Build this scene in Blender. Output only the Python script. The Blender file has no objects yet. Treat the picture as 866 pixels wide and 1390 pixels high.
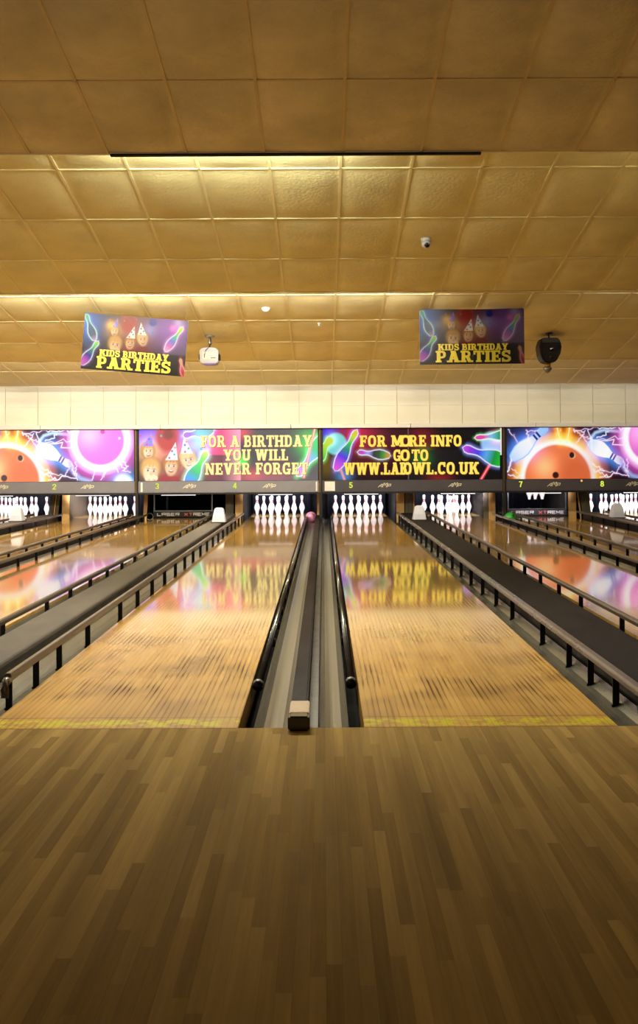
import bpy, bmesh, math, random
import numpy as np
from mathutils import Vector, Matrix
random.seed(7)
PI = math.pi
C = bpy.context.scene.collection
SC = bpy.context.scene

# ------------------------------------------------------------------ basics
CAM_Z = 1.13
FOUL = 4.947
def lin(c):
    c = c/255.0
    return c/12.92 if c <= 0.04045 else ((c+0.055)/1.055)**2.4
def rgb(r, g, b): return (lin(r), lin(g), lin(b), 1.0)

class NT:
    """tiny node helper"""
    def __init__(s, name):
        s.m = bpy.data.materials.new(name); s.m.use_nodes = True
        s.t = s.m.node_tree; s.t.nodes.clear()
        s.out = s.t.nodes.new('ShaderNodeOutputMaterial')
    def n(s, typ, props=None, **ins):
        nd = s.t.nodes.new(typ)
        for k, v in (props or {}).items(): setattr(nd, k, v)
        for k, v in ins.items():
            key = int(k[1:]) if k[0] == 'i' and k[1:].isdigit() else k.replace('_', ' ')
            s.put(nd.inputs[key], v)
        return nd
    def put(s, sock, v):
        if isinstance(v, bpy.types.NodeSocket): s.t.links.new(v, sock)
        elif isinstance(v, bpy.types.Node): s.t.links.new(v.outputs[0], sock)
        else: sock.default_value = v
    def math(s, op, a, b=0.0, c=0.0):
        return s.n('ShaderNodeMath', {'operation': op}, i0=a, i1=b, i2=c).outputs[0]
    def mix(s, f, a, b, mode='MIX'):
        nd = s.n('ShaderNodeMix', {'data_type': 'RGBA', 'blend_type': mode})
        s.put(nd.inputs[0], f); s.put(nd.inputs[6], a); s.put(nd.inputs[7], b)
        return nd.outputs[2]
    def ramp(s, v, a, b, lo=0.0, hi=1.0):
        return s.n('ShaderNodeMapRange', {'clamp': True}, i0=v, i1=a, i2=b, i3=lo, i4=hi).outputs[0]
    def surf(s, sh): s.t.links.new(sh.outputs[0], s.out.inputs[0]); return s.m

def mat(name, col, rough=0.5, metal=0.0, var=0.12, scale=6.0, bump=0.0, bscale=60.0, coat=0.0, stretch=(1, 1, 1), spec=0.5):
    t = NT(name)
    co = t.n('ShaderNodeTexCoord').outputs['Object']
    mp = t.n('ShaderNodeMapping', None, Vector=co, Scale=stretch).outputs[0]
    nz = t.n('ShaderNodeTexNoise', None, Vector=mp, Scale=scale, Detail=5.0, Roughness=0.6).outputs[0]
    lo = tuple(c*(1-var) for c in col[:3])+(1,); hi = tuple(min(1, c*(1+var)) for c in col[:3])+(1,)
    c = t.mix(t.ramp(nz, 0.3, 0.7), lo, hi)
    p = t.n('ShaderNodeBsdfPrincipled', None, Base_Color=c, Metallic=metal)
    t.put(p.inputs['Roughness'], t.ramp(nz, 0.25, 0.75, max(0.02, rough*0.85), min(1, rough*1.15)))
    p.inputs['Specular IOR Level'].default_value = spec
    if coat: p.inputs['Coat Weight'].default_value = coat; p.inputs['Coat Roughness'].default_value = 0.05
    if bump:
        bn = t.n('ShaderNodeTexNoise', None, Vector=co, Scale=bscale, Detail=3.0)
        b = t.n('ShaderNodeBump', None, Strength=bump, Distance=0.01, Height=bn.outputs[0])
        t.put(p.inputs['Normal'], b.outputs[0])
    return t.surf(p)

def emit(name, col, k):
    t = NT(name)
    return t.surf(t.n('ShaderNodeEmission', None, Color=col, Strength=k))

# ------------------------------------------------------------------ mesh builder
class MB:
    def __init__(s): s.v = []; s.f = []; s.mi = []; s.sm = []
    def add(s, vs, fs, mi=0, smooth=False):
        o = len(s.v); s.v += [tuple(p) for p in vs]
        for f in fs: s.f.append([i+o for i in f]); s.mi.append(mi); s.sm.append(smooth)
        return s
    def box(s, x0, x1, y0, y1, z0, z1, mi=0):
        vs = [(x, y, z) for z in (z0, z1) for y in (y0, y1) for x in (x0, x1)]
        return s.add(vs, [(0, 2, 3, 1), (4, 5, 7, 6), (0, 1, 5, 4), (2, 6, 7, 3), (0, 4, 6, 2), (1, 3, 7, 5)], mi)
    def sweep(s, prof, y0, y1, mi=0, closed=True, smooth=False, fn=None, n=1, caps=True):
        """profile in x,z extruded along y in n steps, fn(t)->(dx,dz)"""
        k = len(prof); vs = []
        for i in range(n+1):
            t = i/n; dx, dz = fn(t) if fn else (0, 0)
            vs += [(x+dx, y0+(y1-y0)*t, z+dz) for x, z in prof]
        fs = []
        for i in range(n):
            for j in range(k if closed else k-1):
                a = i*k+j; b = i*k+(j+1) % k
                fs.append((a, b, b+k, a+k))
        s.add(vs, fs, mi, smooth)
        if closed and caps:
            s.add(vs[:k], [list(range(k))[::-1]], mi); s.add(vs[-k:], [list(range(k))], mi)
        return s
    def lathe(s, prof, seg=20, mi=0, axis='z', o=(0, 0, 0), smooth=True):
        vs = []; k = len(prof)
        for i in range(seg):
            a = 2*PI*i/seg
            for r, h in prof:
                p = (r*math.cos(a), r*math.sin(a), h)
                if axis == 'y': p = (p[0], p[2], p[1])
                if axis == 'x': p = (p[2], p[0], p[1])
                vs.append((p[0]+o[0], p[1]+o[1], p[2]+o[2]))
        fs = []
        for i in range(seg):
            for j in range(k-1):
                a = i*k+j; b = ((i+1) % seg)*k+j
                fs.append((a, b, b+1, a+1))
        return s.add(vs, fs, mi, smooth)
    def tube(s, pts, r, seg=8, mi=0):
        rings = []; pts = [Vector(p) for p in pts]
        for i, p in enumerate(pts):
            d = (pts[min(i+1, len(pts)-1)]-pts[max(i-1, 0)]).normalized()
            u = d.cross(Vector((0, 0, 1)) if abs(d.z) < 0.9 else Vector((1, 0, 0))).normalized(); w = d.cross(u)
            rr = r[i] if isinstance(r, (list, tuple)) else r
            rings.append([p+(u*math.cos(2*PI*j/seg)+w*math.sin(2*PI*j/seg))*rr for j in range(seg)])
        vs = [q for g in rings for q in g]; fs = []
        for i in range(len(pts)-1):
            for j in range(seg):
                a = i*seg+j; b = i*seg+(j+1) % seg
                fs.append((a, b, b+seg, a+seg))
        fs += [tuple(range(seg))[::-1], tuple(range(len(vs)-seg, len(vs)))]
        return s.add(vs, fs, mi, True)
    def data(s, name, mats, bevel=0.0, bseg=2):
        me = bpy.data.meshes.new(name); me.from_pydata(s.v, [], s.f)
        for m in (mats if isinstance(mats, (list, tuple)) else [mats]): me.materials.append(m)
        bm = bmesh.new(); bm.from_mesh(me)
        for f, mi, sm in zip(bm.faces, s.mi, s.sm): f.material_index = mi; f.smooth = sm
        bmesh.ops.remove_doubles(bm, verts=bm.verts, dist=1e-6)
        bmesh.ops.recalc_face_normals(bm, faces=bm.faces)
        if bevel:
            es = [e for e in bm.edges if len(e.link_faces) == 2 and e.calc_face_angle(0) > 0.5]
            bmesh.ops.bevel(bm, geom=es, offset=bevel, segments=bseg, affect='EDGES', clamp_overlap=True)
        bm.to_mesh(me); bm.free()
        return me
    def build(s, name, mats, parent=None, loc=(0, 0, 0), bevel=0.0):
        return link(name, s.data(name, mats, bevel), parent, loc)

def link(name, me, parent=None, loc=(0, 0, 0)):
    o = bpy.data.objects.new(name, me); C.objects.link(o); o.location = loc
    if parent: o.parent = parent
    return o
def tag(o, label, cat, group=None, kind=None):
    o['label'] = label; o['category'] = cat
    if group: o['group'] = group
    if kind: o['kind'] = kind
    return o
def thing(name, label, cat, loc=(0, 0, 0), rz=0.0, group=None):
    o = bpy.data.objects.new(name, None); C.objects.link(o); o.location = loc; o.rotation_euler = (0, 0, rz)
    o.empty_display_size = 0.1
    return tag(o, label, cat, group)
def struct(o): o['kind'] = 'structure'; return o
def dup(root, loc, label, rz=None):
    r = root.copy(); C.objects.link(r); r.location = loc; r['label'] = label
    if rz is not None: r.rotation_euler = (0, 0, rz)
    for ch in list(root.children):
        c = ch.copy(); C.objects.link(c); c.parent = r
        for g in list(ch.children):
            d = g.copy(); C.objects.link(d); d.parent = c
    return r

# ------------------------------------------------------------------ materials
def board_mat(name, c_lo, c_hi, gap, rough, bw=0.0274, length=1.1, wear=False, yellow=False, gapw=0.05, gapk=0.6, spec=0.5, coat=0.0, bigs=(1.6, 0.5, 1), bigk=0.35):
    t = NT(name)
    g = t.n('ShaderNodeNewGeometry').outputs['Position']
    sx = t.n('ShaderNodeSeparateXYZ', None, Vector=g); X, Y = sx.outputs[0], sx.outputs[1]
    u = t.math('DIVIDE', X, bw); iu = t.math('FLOOR', u); fu = t.math('FRACT', u)
    r1 = t.n('ShaderNodeTexWhiteNoise', {'noise_dimensions': '1D'}, W=iu)
    v = t.math('ADD', t.math('DIVIDE', Y, length), t.math('MULTIPLY', r1.outputs[0], 7.0)); iv = t.math('FLOOR', v)
    cv = t.n('ShaderNodeCombineXYZ', None, i0=iu, i1=iv)
    r2 = t.n('ShaderNodeTexWhiteNoise', {'noise_dimensions': '2D'}, Vector=cv).outputs[0]
    gv = t.n('ShaderNodeCombineXYZ', None, i0=t.math('MULTIPLY', X, 60.0), i1=t.math('MULTIPLY', Y, 2.2), i2=t.math('MULTIPLY', r2, 40.0))
    grain = t.n('ShaderNodeTexNoise', None, Vector=gv, Scale=1.0, Detail=4.0, Roughness=0.65).outputs[0]
    f = t.math('ADD', t.math('MULTIPLY', r2, 0.6), t.math('MULTIPLY', t.ramp(grain, 0.25, 0.75), 0.4))
    big = t.n('ShaderNodeTexNoise', None, Vector=t.n('ShaderNodeMapping', None, Vector=g, Scale=bigs).outputs[0], Scale=1.0, Detail=3.0).outputs[0]
    col = t.mix(f, c_lo, c_hi)
    col = t.mix(t.ramp(big, 0.4, 0.7, 0.0, bigk), col, tuple(c*0.55 for c in c_lo[:3])+(1,))
    edge = t.math('MINIMUM', fu, t.math('SUBTRACT', 1.0, fu))
    gm = t.ramp(edge, 0.0, gapw, 1.0, 0.0)
    gn = t.n('ShaderNodeTexNoise', None, Vector=t.n('ShaderNodeCombineXYZ', None, i0=iu, i1=t.math('MULTIPLY', Y, 1.5)).outputs[0], Scale=1.0, Detail=2.0).outputs[0]
    gm = t.math('MULTIPLY', gm, t.ramp(gn, 0.3, 0.6, 0.25*gapk, gapk))
    if wear:   # worn dark seams and scuffs where balls land, just past the foul line
        wy = t.math('MULTIPLY', t.ramp(Y, FOUL+0.05, FOUL+0.9, 0.35, 1.0), t.ramp(Y, FOUL+1.2, FOUL+4.5, 1.0, 0.0))
        wv = t.n('ShaderNodeCombineXYZ', None, i0=t.math('MULTIPLY', iu, 0.73), i1=t.math('MULTIPLY', Y, 1.3)).outputs[0]
        wn = t.n('ShaderNodeTexNoise', None, Vector=wv, Scale=1.0, Detail=1.5, Roughness=0.6).outputs[0]
        wide = t.ramp(edge, 0.10, 0.26, 1.0, 0.0)
        blot = t.n('ShaderNodeTexNoise', None, Vector=t.n('ShaderNodeMapping', None, Vector=g, Scale=(1.3, 0.9, 1)).outputs[0], Scale=1.7, Detail=2.0).outputs[0]
        w = t.math('MULTIPLY', t.math('MULTIPLY', wide, wy), t.ramp(wn, 0.44, 0.54))
        w = t.math('MULTIPLY', w, t.ramp(blot, 0.36, 0.58, 0.25, 1.0))
        gm = t.math('MAXIMUM', gm, t.math('MULTIPLY', w, 0.95))
        sc = t.math('MULTIPLY', t.math('MULTIPLY', t.ramp(blot, 0.48, 0.72), wy), 0.7)
        col = t.mix(sc, col, rgb(84, 50, 18))
    if yellow:
        yn = t.n('ShaderNodeTexNoise', None, Vector=g, Scale=9.0, Detail=5.0, Roughness=0.75).outputs[0]
        ym = t.math('MULTIPLY', t.ramp(Y, FOUL+0.18, FOUL+0.15, 0.0, 1.0), t.ramp(yn, 0.47, 0.54, 0.0, 1.0))
        ym = t.math('MULTIPLY', ym, t.ramp(Y, FOUL+0.02, FOUL+0.04))
        col = t.mix(ym, col, rgb(206, 196, 8)); col = t.mix(t.math('MULTIPLY', t.ramp(t.math('ABSOLUTE', t.math('SUBTRACT', Y, FOUL+0.205)), 0.003, 0.006, 1.0, 0.0), 0.8), col, gap)
    col = t.mix(gm, col, gap)
    p = t.n('ShaderNodeBsdfPrincipled', None, Base_Color=col)
    t.put(p.inputs['Roughness'], t.math('ADD', t.ramp(grain, 0.2, 0.8, rough*0.8, rough*1.25), t.math('MULTIPLY', gm, 0.3)))
    ig = t.math('SUBTRACT', 1.0, gm)
    if wear:    # the finish is worn dull where balls land
        dull = t.ramp(Y, FOUL+0.6, FOUL+4.0, 1.0, 0.0)
        ig = t.math('MULTIPLY', ig, t.math('SUBTRACT', 1.0, t.math('MULTIPLY', dull, 0.75)))
        rs = p.inputs['Roughness'].links[0].from_socket
        t.put(p.inputs['Roughness'], t.math('ADD', rs, t.math('MULTIPLY', dull, 0.26)))
    t.put(p.inputs['Specular IOR Level'], t.math('MULTIPLY', ig, spec))
    t.put(p.inputs['Coat Weight'], t.math('MULTIPLY', ig, coat)); p.inputs['Coat Roughness'].default_value = 0.05
    b = t.n('ShaderNodeBump', None, Strength=0.03, Distance=0.001, Height=grain)
    t.put(p.inputs['Normal'], b.outputs[0])
    return t.surf(p)

M = {}
M['lane'] = board_mat('lane_maple', rgb(182, 136, 58), rgb(210, 168, 88), rgb(62, 36, 12), 0.055, wear=True, yellow=True, gapk=0.55, gapw=0.07, coat=0.3)
M['deck'] = board_mat('pin_deck_maple', rgb(222, 176, 104), rgb(240, 200, 130), rgb(120, 80, 30), 0.10, gapk=0.3, coat=0.3)
M['approach'] = board_mat('approach_boards', rgb(134, 106, 56), rgb(196, 164, 96), rgb(92, 68, 38), 0.75, bw=0.036, length=0.9, gapk=0.35, gapw=0.03, spec=0.03, bigs=(7, 0.4, 1), bigk=0.5)
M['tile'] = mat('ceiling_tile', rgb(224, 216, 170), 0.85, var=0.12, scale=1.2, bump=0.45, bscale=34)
M['tiledim'] = mat('dimmed_ceiling_tile', rgb(198, 188, 160), 0.85, var=0.2, scale=1.6, bump=0.6, bscale=30)  # ceiling tile with the dimness of the near run put into its colour
M['teedim'] = mat('dimmed_tee_bar', rgb(196, 178, 140), 0.6, var=0.08)  # tee bar colour darkened likewise to keep the near run dim
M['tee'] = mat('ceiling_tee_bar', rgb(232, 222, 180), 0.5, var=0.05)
M['cream'] = mat('fascia_cream', rgb(244, 238, 218), 0.8, var=0.04, scale=1.5, bump=0.1, bscale=40)
M['white_trim'] = mat('white_painted_trim', rgb(245, 243, 236), 0.5, var=0.03)
M['plaster_dark'] = mat('low_bounce_plaster', rgb(84, 62, 40), 0.9, var=0.08, scale=2, bump=0.1)  # plaster darkened so the unseen right wall bounces less light
M['plaster'] = mat('brown_plaster', rgb(150, 112, 70), 0.9, var=0.08, scale=2, bump=0.1)
M['black'] = mat('black_paint', rgb(16, 15, 17), 0.45, var=0.2, scale=10)
M['void'] = mat('matt_black_board', rgb(10, 10, 12), 0.9, var=0.2)
M['carpet'] = mat('dark_carpet', rgb(60, 52, 46), 0.95, var=0.3, scale=30, bump=0.5, bscale=250)
M['cap'] = mat('worn_grey_carpet', rgb(92, 84, 74), 0.9, var=0.25, scale=7, bump=0.6, bscale=140, stretch=(1, 0.4, 1))
M['capdark'] = mat('dark_grey_felt', rgb(38, 32, 30), 0.95, var=0.35, scale=6, bump=0.7, bscale=90, stretch=(1, 0.5, 1), spec=0.1)
M['ridge'] = mat('dark_brown_rubber', rgb(36, 27, 23), 0.75, var=0.25, scale=5, stretch=(1, 0.3, 1), bump=0.1, spec=0.08)
M['rail'] = mat('bronze_rail_metal', rgb(104, 92, 76), 0.36, metal=0.5, var=0.2, scale=4, stretch=(1, 0.4, 1))
M['railgrey'] = mat('grey_rail_metal', rgb(112, 106, 104), 0.28, metal=0.6, var=0.2, scale=4, stretch=(1, 0.4, 1))
M['railblack'] = mat('black_rail_rubber', rgb(34, 30, 28), 0.25, var=0.3, scale=8, coat=0.3)
M['post'] = mat('black_steel', rgb(20, 18, 18), 0.4, metal=0.3)
M['steel'] = mat('grey_steel', rgb(150, 152, 156), 0.3, metal=0.8, var=0.15)
M['wood'] = mat('pale_plywood', rgb(226, 176, 104), 0.5, var=0.18, scale=5, stretch=(6, 6, 0.7), bump=0.05)
M['board'] = mat('grey_weathered_board', rgb(108, 97, 78), 0.6, var=0.35, scale=5, stretch=(8, 8, 0.6), bump=0.1)
M['hood'] = mat('white_plastic', rgb(206, 206, 218), 0.4, var=0.06, scale=12)
M['strip'] = mat('charcoal_panel', rgb(76, 72, 80), 0.4, var=0.08, scale=3)
M['striphaze'] = mat('hazed_charcoal_panel', rgb(138, 136, 144), 0.4, var=0.08, scale=3)  # charcoal strip lightened, the haze over the left signs is in its colour
M['navy'] = mat('navy_pit_curtain', rgb(18, 20, 34), 0.8, var=0.4, scale=4, stretch=(4, 1, 0.5))
M['pin'] = mat('pin_white', rgb(244, 242, 240), 0.2, var=0.02, coat=0.4)
M['red'] = mat('pin_red', rgb(205, 28, 50), 0.3, var=0.05)
M['pinkball'] = mat('pink_urethane', rgb(196, 120, 132), 0.15, var=0.35, scale=14, coat=0.5)
M['greenball'] = mat('green_urethane', rgb(40, 176, 50), 0.2, var=0.15, scale=10, coat=0.5)
M['hole'] = mat('dark_hole', rgb(20, 14, 14), 0.7)
M['tan'] = mat('tan_wood_block', rgb(168, 130, 62), 0.5, var=0.2, scale=18, stretch=(2, 0.5, 1))
M['lens'] = mat('dark_glass', rgb(8, 8, 12), 0.05, coat=0.6)
M['purple'] = mat('violet_plastic', rgb(120, 96, 200), 0.4)
M['maroon'] = mat('dark_plum_plastic', rgb(28, 20, 25), 0.5, var=0.2, spec=0.15)
M['brass'] = mat('brass', rgb(176, 128, 44), 0.35, metal=0.7)
M['cord'] = mat('grey_cord', rgb(70, 66, 64), 0.6)
M['numgreen'] = emit('lime_number', rgb(222, 240, 80), 1.0)
M['logo'] = mat('cream_logo', rgb(246, 236, 206), 0.5)
M['sticker'] = mat('white_sticker', rgb(244, 240, 232), 0.5)
M['barw'] = mat('white_lettering', rgb(236, 232, 230), 0.5)
M['barr'] = mat('coral_lettering', rgb(232, 116, 100), 0.5)
M['tube'] = emit('fluorescent_tube', (1, 0.93, 0.8, 1), 5.0)
M['slot'] = emit('pin_lamp_tube', (1, 0.97, 0.95, 1), 1.2)
M['led'] = emit('amber_lamp', rgb(255, 196, 120), 1.0)

def gutter_mat():
    t = NT('gutter_grey')
    g = t.n('ShaderNodeNewGeometry').outputs['Position']
    n1 = t.n('ShaderNodeTexNoise', None, Vector=t.n('ShaderNodeMapping', None, Vector=g, Scale=(9, 0.5, 1)).outputs[0], Scale=1.0, Detail=6.0, Roughness=0.7).outputs[0]
    n2 = t.n('ShaderNodeTexNoise', None, Vector=g, Scale=14.0, Detail=5.0, Roughness=0.8).outputs[0]
    col = t.mix(t.ramp(n1, 0.3, 0.7), rgb(86, 83, 73), rgb(112, 108, 94))
    col = t.mix(t.ramp(n2, 0.66, 0.78, 0, 0.3), col, rgb(52, 42, 34))
    p = t.n('ShaderNodeBsdfPrincipled', None, Base_Color=col, Metallic=0.35)
    p.inputs['Roughness'].default_value = 0.27
    return t.surf(p)
M['gutter'] = gutter_mat()

# ------------------------------------------------------------------ layout
LANE_X = {1: -6.10, 2: -4.30, 3: -2.70, 4: -0.90, 5: 0.70, 6: 2.50, 7: 4.10, 8: 5.90}
HW = 0.5334
ORD = {1: 'the leftmost lane', 2: 'second lane from left', 3: 'third lane from left', 4: 'the lane left of centre', 5: 'the lane right of centre', 6: 'third lane from right', 7: 'second lane from right', 8: 'the rightmost lane'}
END = 24.28
PIT = 25.2
GUT_DROP = lambda t: (0, -0.055*t)

# ------------------------------------------------------------------ setting
X0, X1 = -8.2, 8.2
YB = -5.0
struct(MB().box(X0, X1, YB, FOUL-0.003, -0.35, 0.0).build('floor', M['approach']))
struct(MB().box(X0, X1, FOUL-0.003, 26.0, -0.5, -0.22).build('floor', M['void']))
struct(MB().box(X0, -6.95, FOUL-0.003, 26.0, -0.22, 0.03).build('floor', M['carpet']))
struct(MB().box(6.75, X1, FOUL-0.003, 26.0, -0.22, 0.03).build('floor', M['carpet']))
struct(MB().box(X0-0.15, X0, YB, 26.1, -0.5, 5.2).build('wall_left', M['plaster']))
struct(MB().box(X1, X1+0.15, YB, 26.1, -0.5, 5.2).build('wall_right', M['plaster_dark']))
struct(MB().box(X0, X1, YB-0.15, YB, -0.35, 5.2).build('wall_back', M['plaster']))
struct(MB().box(X0, X1, 25.95, 26.1, -0.5, 2.2).build('wall_pit', M['void']))
struct(MB().box(X0, X1, 3.0, 26.1, 4.95, 5.1).build('ceiling', M['void']))

TX = 0.158     # phase of the tile seams
def tile_ceiling(name, pts, sag=0.028, first=0.0, tl=1.2, mt='tile', nrow=None):
    """sloped run of sagging 0.6 m tiles from (Y0,z0) to (Y1,z1), seams measured back from the far edge"""
    (y0, z0), (y1, z1) = pts
    L = math.hypot(y1-y0, z1-z0)
    dy, dz = (y1-y0)/L, (z1-z0)/L
    nrm = (0, dz, -dy)      # pointing down-ish
    if nrm[2] > 0: nrm = (0, -dz, dy)
    s = []; q = L-first
    while q > -tl: s.append(q); q -= tl
    edges = sorted(set([0.0]+[a for a in s if 0.02 < a < L-0.02]+[L]))
    mb = MB()
    k0 = int(math.floor((X0-TX)/0.6)); k1 = int(math.ceil((X1-TX)/0.6))
    nu, nv = 8, 10
    rnd = random.Random(hash(name) % 1000 if False else len(name)*7+int(y0*10))
    for k in range(k0, k1):
        xa = max(X0, TX+0.6*k); xb = min(X1, TX+0.6*(k+1))
        if xb-xa < 0.02: continue
        for a, b in zip(edges[:-1], edges[1:]):
            sg = sag*rnd.uniform(0.65, 1.35); tw = rnd.uniform(-0.15, 0.15)
            full = min(1.0, (b-a)/tl+0.25)
            vs = []; fs = []
            for j in range(nv+1):
                for i in range(nu+1):
                    u, v = i/nu, j/nv
                    h = (1-abs(2*u-1)**3)*(1-abs(2*v-1)**3)*sg*full*(1+tw*(2*u-1))
                    p = a+(b-a)*v
                    vs.append((xa+(xb-xa)*u, y0+dy*p+nrm[1]*h, z0+dz*p+nrm[2]*h))
            for j in range(nv):
                for i in range(nu):
                    q0 = j*(nu+1)+i
                    fs.append((q0, q0+1, q0+nu+2, q0+nu+1))
            mb.add(vs, fs, 0, True)
    def bar(xa, xb, pa, pb):
        t0, t1 = -0.004, 0.009
        vs = []
        for p in (pa, pb):
            for x in (xa, xb):
                for h in (t0, t1): vs.append((x, y0+dy*p+nrm[1]*h, z0+dz*p+nrm[2]*h))
        mb.add(vs, [(0, 1, 3, 2), (4, 6, 7, 5), (0, 4, 5, 1), (2, 3, 7, 6), (1, 5, 7, 3), (0, 2, 6, 4)], 1)
    for k in range(k0, k1+1):
        x = TX+0.6*k
        if X0 < x < X1: bar(x-0.011, x+0.011, 0, L)
    for p in edges[1:-1]: bar(X0, X1, p-0.011, p+0.011)
    return struct(mb.build(name, [M[mt], M['teedim' if mt == 'tiledim' else 'tee']]))
H = lambda h: CAM_Z+h
A0, A1 = (2.0, H(2.35+0.15*7.05)), (9.05, H(2.35))
B0, B1 = (9.05, H(2.61)), (13.56, H(1.915))
C0, C1 = (13.56, H(2.10)), (17.90, H(1.488))
D0, D1 = (17.90, H(1.78)), (21.05, H(1.312))
tile_ceiling('ceiling', (A0, A1), sag=0.048, mt='tiledim')
tile_ceiling('ceiling', (B0, B1))
tile_ceiling('ceiling', (C0, C1), sag=0.024)
tile_ceiling('ceiling', (D0, D1), sag=0.02)
struct(MB().box(X0, X1, YB, 2.0, A0[1], A0[1]+0.1).build('ceiling', M['tile']))
for i, (e, nx) in enumerate(((A1, B0), (B1, C0), (C1, D0))):     # risers of the steps, lamps hide behind them
    struct(MB().box(X0, X1, e[0]-0.03, e[0]-0.008, e[1]+0.012, nx[1]+0.06).build('trim_%d' % (i+1), M['tile']))
    struct(MB().box(X0, X1, e[0]-0.02, e[0]+0.012, e[1]-0.012, e[1]+0.014).build('trim_%d' % (i+4), M['tee']))
struct(MB().box(X0, X1, D1[0]-0.02, D1[0]+0.015, D1[1]-0.015, D1[1]+0.03).build('trim_7', M['white_trim']))
struct(MB().box(-1.62, 1.22, A1[0]-0.03, A1[0]+0.014, A1[1]-0.026, A1[1]-0.012).build('trim_9', M['void']))
# fascia above the signs: two rows of flat cream tiles
MASK_Y = 21.80
fz = MB()
ztop, zmid, zbot = H(1.75), H(0.965), H(0.625)
for a, b, mi in ((zmid, ztop, 0), (zbot, zmid, 0)):
    k = int(math.floor((X0-TX)/0.6))
    while TX+0.6*k < X1:
        xa = max(X0, TX+0.6*k); xb = min(X1, TX+0.6*(k+1))
        fz.box(xa+0.004, xb-0.004, 21.66+(0.02 if a == zmid else 0.0), 21.74, a+0.003, b-0.003)
        k += 1
fz.box(X0, X1, 21.70, 21.76, zbot, ztop, 1)
struct(fz.build('wall_far', [M['cream'], M['tee']], bevel=0.0))
struct(MB().box(X0, X1, 21.05, 26.0, ztop, ztop+0.05).build('ceiling', M['void']))
k = -3
tw = MB()
for xa, xb in ((X0, -5.2), (-5.19, -3.0), (-2.99, -0.6), (-0.59, 1.6), (1.61, 3.9), (3.91, 5.55), (5.56, X1)):
    tw.box(xa, xb, 21.62, 21.80, H(0.556), zbot)
struct(tw.build('trim_8', M['white_trim'], bevel=0.004))

# ------------------------------------------------------------------ lanes
LANE_TXT = {1: 'glossy wooden lane farthest left, mostly cut off by the picture edge',
            2: 'glossy wooden lane leading to the pins below the glowing pink ball sign',
            3: 'glossy wooden lane ending at the lowered sweep bar left of centre',
            4: 'wide glossy wooden lane just left of the centre gutters and pink ball',
            5: 'wide glossy wooden lane just right of the centre gutters and divider',
            6: 'glossy wooden lane right of the broad felt capping, left of the green ball',
            7: 'glossy wooden lane ending at the lowered sweep bar beside the green ball',
            8: 'glossy wooden lane farthest right, mostly cut off by the picture edge'}
for n, x in LANE_X.items():
    t = thing('bowling_lane', LANE_TXT[n], 'bowling lane', (x, FOUL, 0))
    MB().box(-HW, HW, 0, 17.95, -0.12, 0).build('lane_bed', M['lane'], t, bevel=0.003)
    d = MB().box(-HW, HW, 17.953, END-FOUL, -0.12, 0).build('pin_deck', M['deck'], t, bevel=0.003)
    d['label'] = 'paler pin deck at the far end'

def gutter(xa, xb, label, yend=22.38):
    w = xb-xa
    pr = [(0, -0.012), (0.012*w/.235, -0.035), (0.05*w/.235, -0.058), (0.09*w/.235, -0.066), (w/2, -0.068), (w-0.09*w/.235, -0.066), (w-0.05*w/.235, -0.058), (w-0.012*w/.235, -0.035), (w, -0.012)]
    pr = pr+[(x, z-0.012) for x, z in reversed(pr)]
    m = MB().sweep([(x+0.002 if x < w/2 else x-0.002, z) for x, z in pr], 0, yend-FOUL-0.02, smooth=False, fn=lambda t: (0, -0.055*t*(yend-FOUL)/(END-FOUL)), n=12)
    tag(m.build('gutter', M['gutter'], None, (xa, FOUL+0.01, 0)), label, 'gutter')

RN = {'lane': None}
RAIL_END = 22.1
POST_Y = [5.62, 6.15, 6.69, 7.50]+[8.7+0.81*i for i in range(17)]
rail_cache = {}
def bumper_rail(x, z, label, y0=5.60, w=0.017, mt='rail'):
    """raised bumper: rounded bar on black posts rising from the gutter"""
    t = thing('bumper_rail', label, 'bumper rail', (x, y0, -0.062))
    zz = z+0.062
    h = 0.017
    pr = [(-w, -h), (-w, 0.004), (-w*0.7, 0.016), (w*0.7, 0.016), (w, 0.004), (w, -h), (w*0.6, -h-0.004), (-w*0.6, -h-0.004)]
    MB().sweep([(a, b+zz) for a, b in pr], 0, RAIL_END-y0).build('rail_bar', M[mt], t, bevel=0.002)
    e = MB().tube([(0, 0.01, zz-0.014), (0, -0.03, zz-0.02), (0.0, -0.055, zz-0.05), (0, -0.06, zz-0.09)], [0.02, 0.021, 0.02, 0.018], 10)
    e.build('end_cap', M[mt], t)
    for py in POST_Y:
        py -= y0
        if py < 0.01: continue
        dz = -0.055*(py+y0-FOUL)/(END-FOUL)
        key = round(dz, 4)
        p = MB().box(-0.016, 0.016, -0.006, 0.006, dz+0.0, zz-h).box(-0.022, 0.022, -0.007, 0.007, dz, dz+0.012)
        p.build('post', M['post'], t, (0, py, 0), bevel=0.002)
    return t
def folded_rail(x, label, y0, sgn):
    t = thing('folded_bumper_rail', label, 'bumper rail', (x, y0, -0.03))
    pr = [(0.019*math.cos(a), 0.026+0.021*math.sin(a)) for a in [2*PI*i/12 for i in range(12)]]
    MB().sweep(pr, 0, 23.0-y0, smooth=True).build('rail_bar', M['railblack'], t)
    MB().lathe([(0, -0.03), (0.022, -0.028), (0.03, -0.01), (0.03, 0.012), (0.024, 0.02)], 14, axis='y', o=(0, 0, 0.026)).build('end_knob', M['black'], t)
    for i in range(22):
        py = 1.5+0.75*i
        if py+y0 > 22.9: break
        MB().box(-0.012+sgn*0.012, 0.012+sgn*0.012, -0.02, 0.02, -0.02, 0.03).build('hinge', M['post'], t, (0, py, 0), bevel=0.003)

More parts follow.
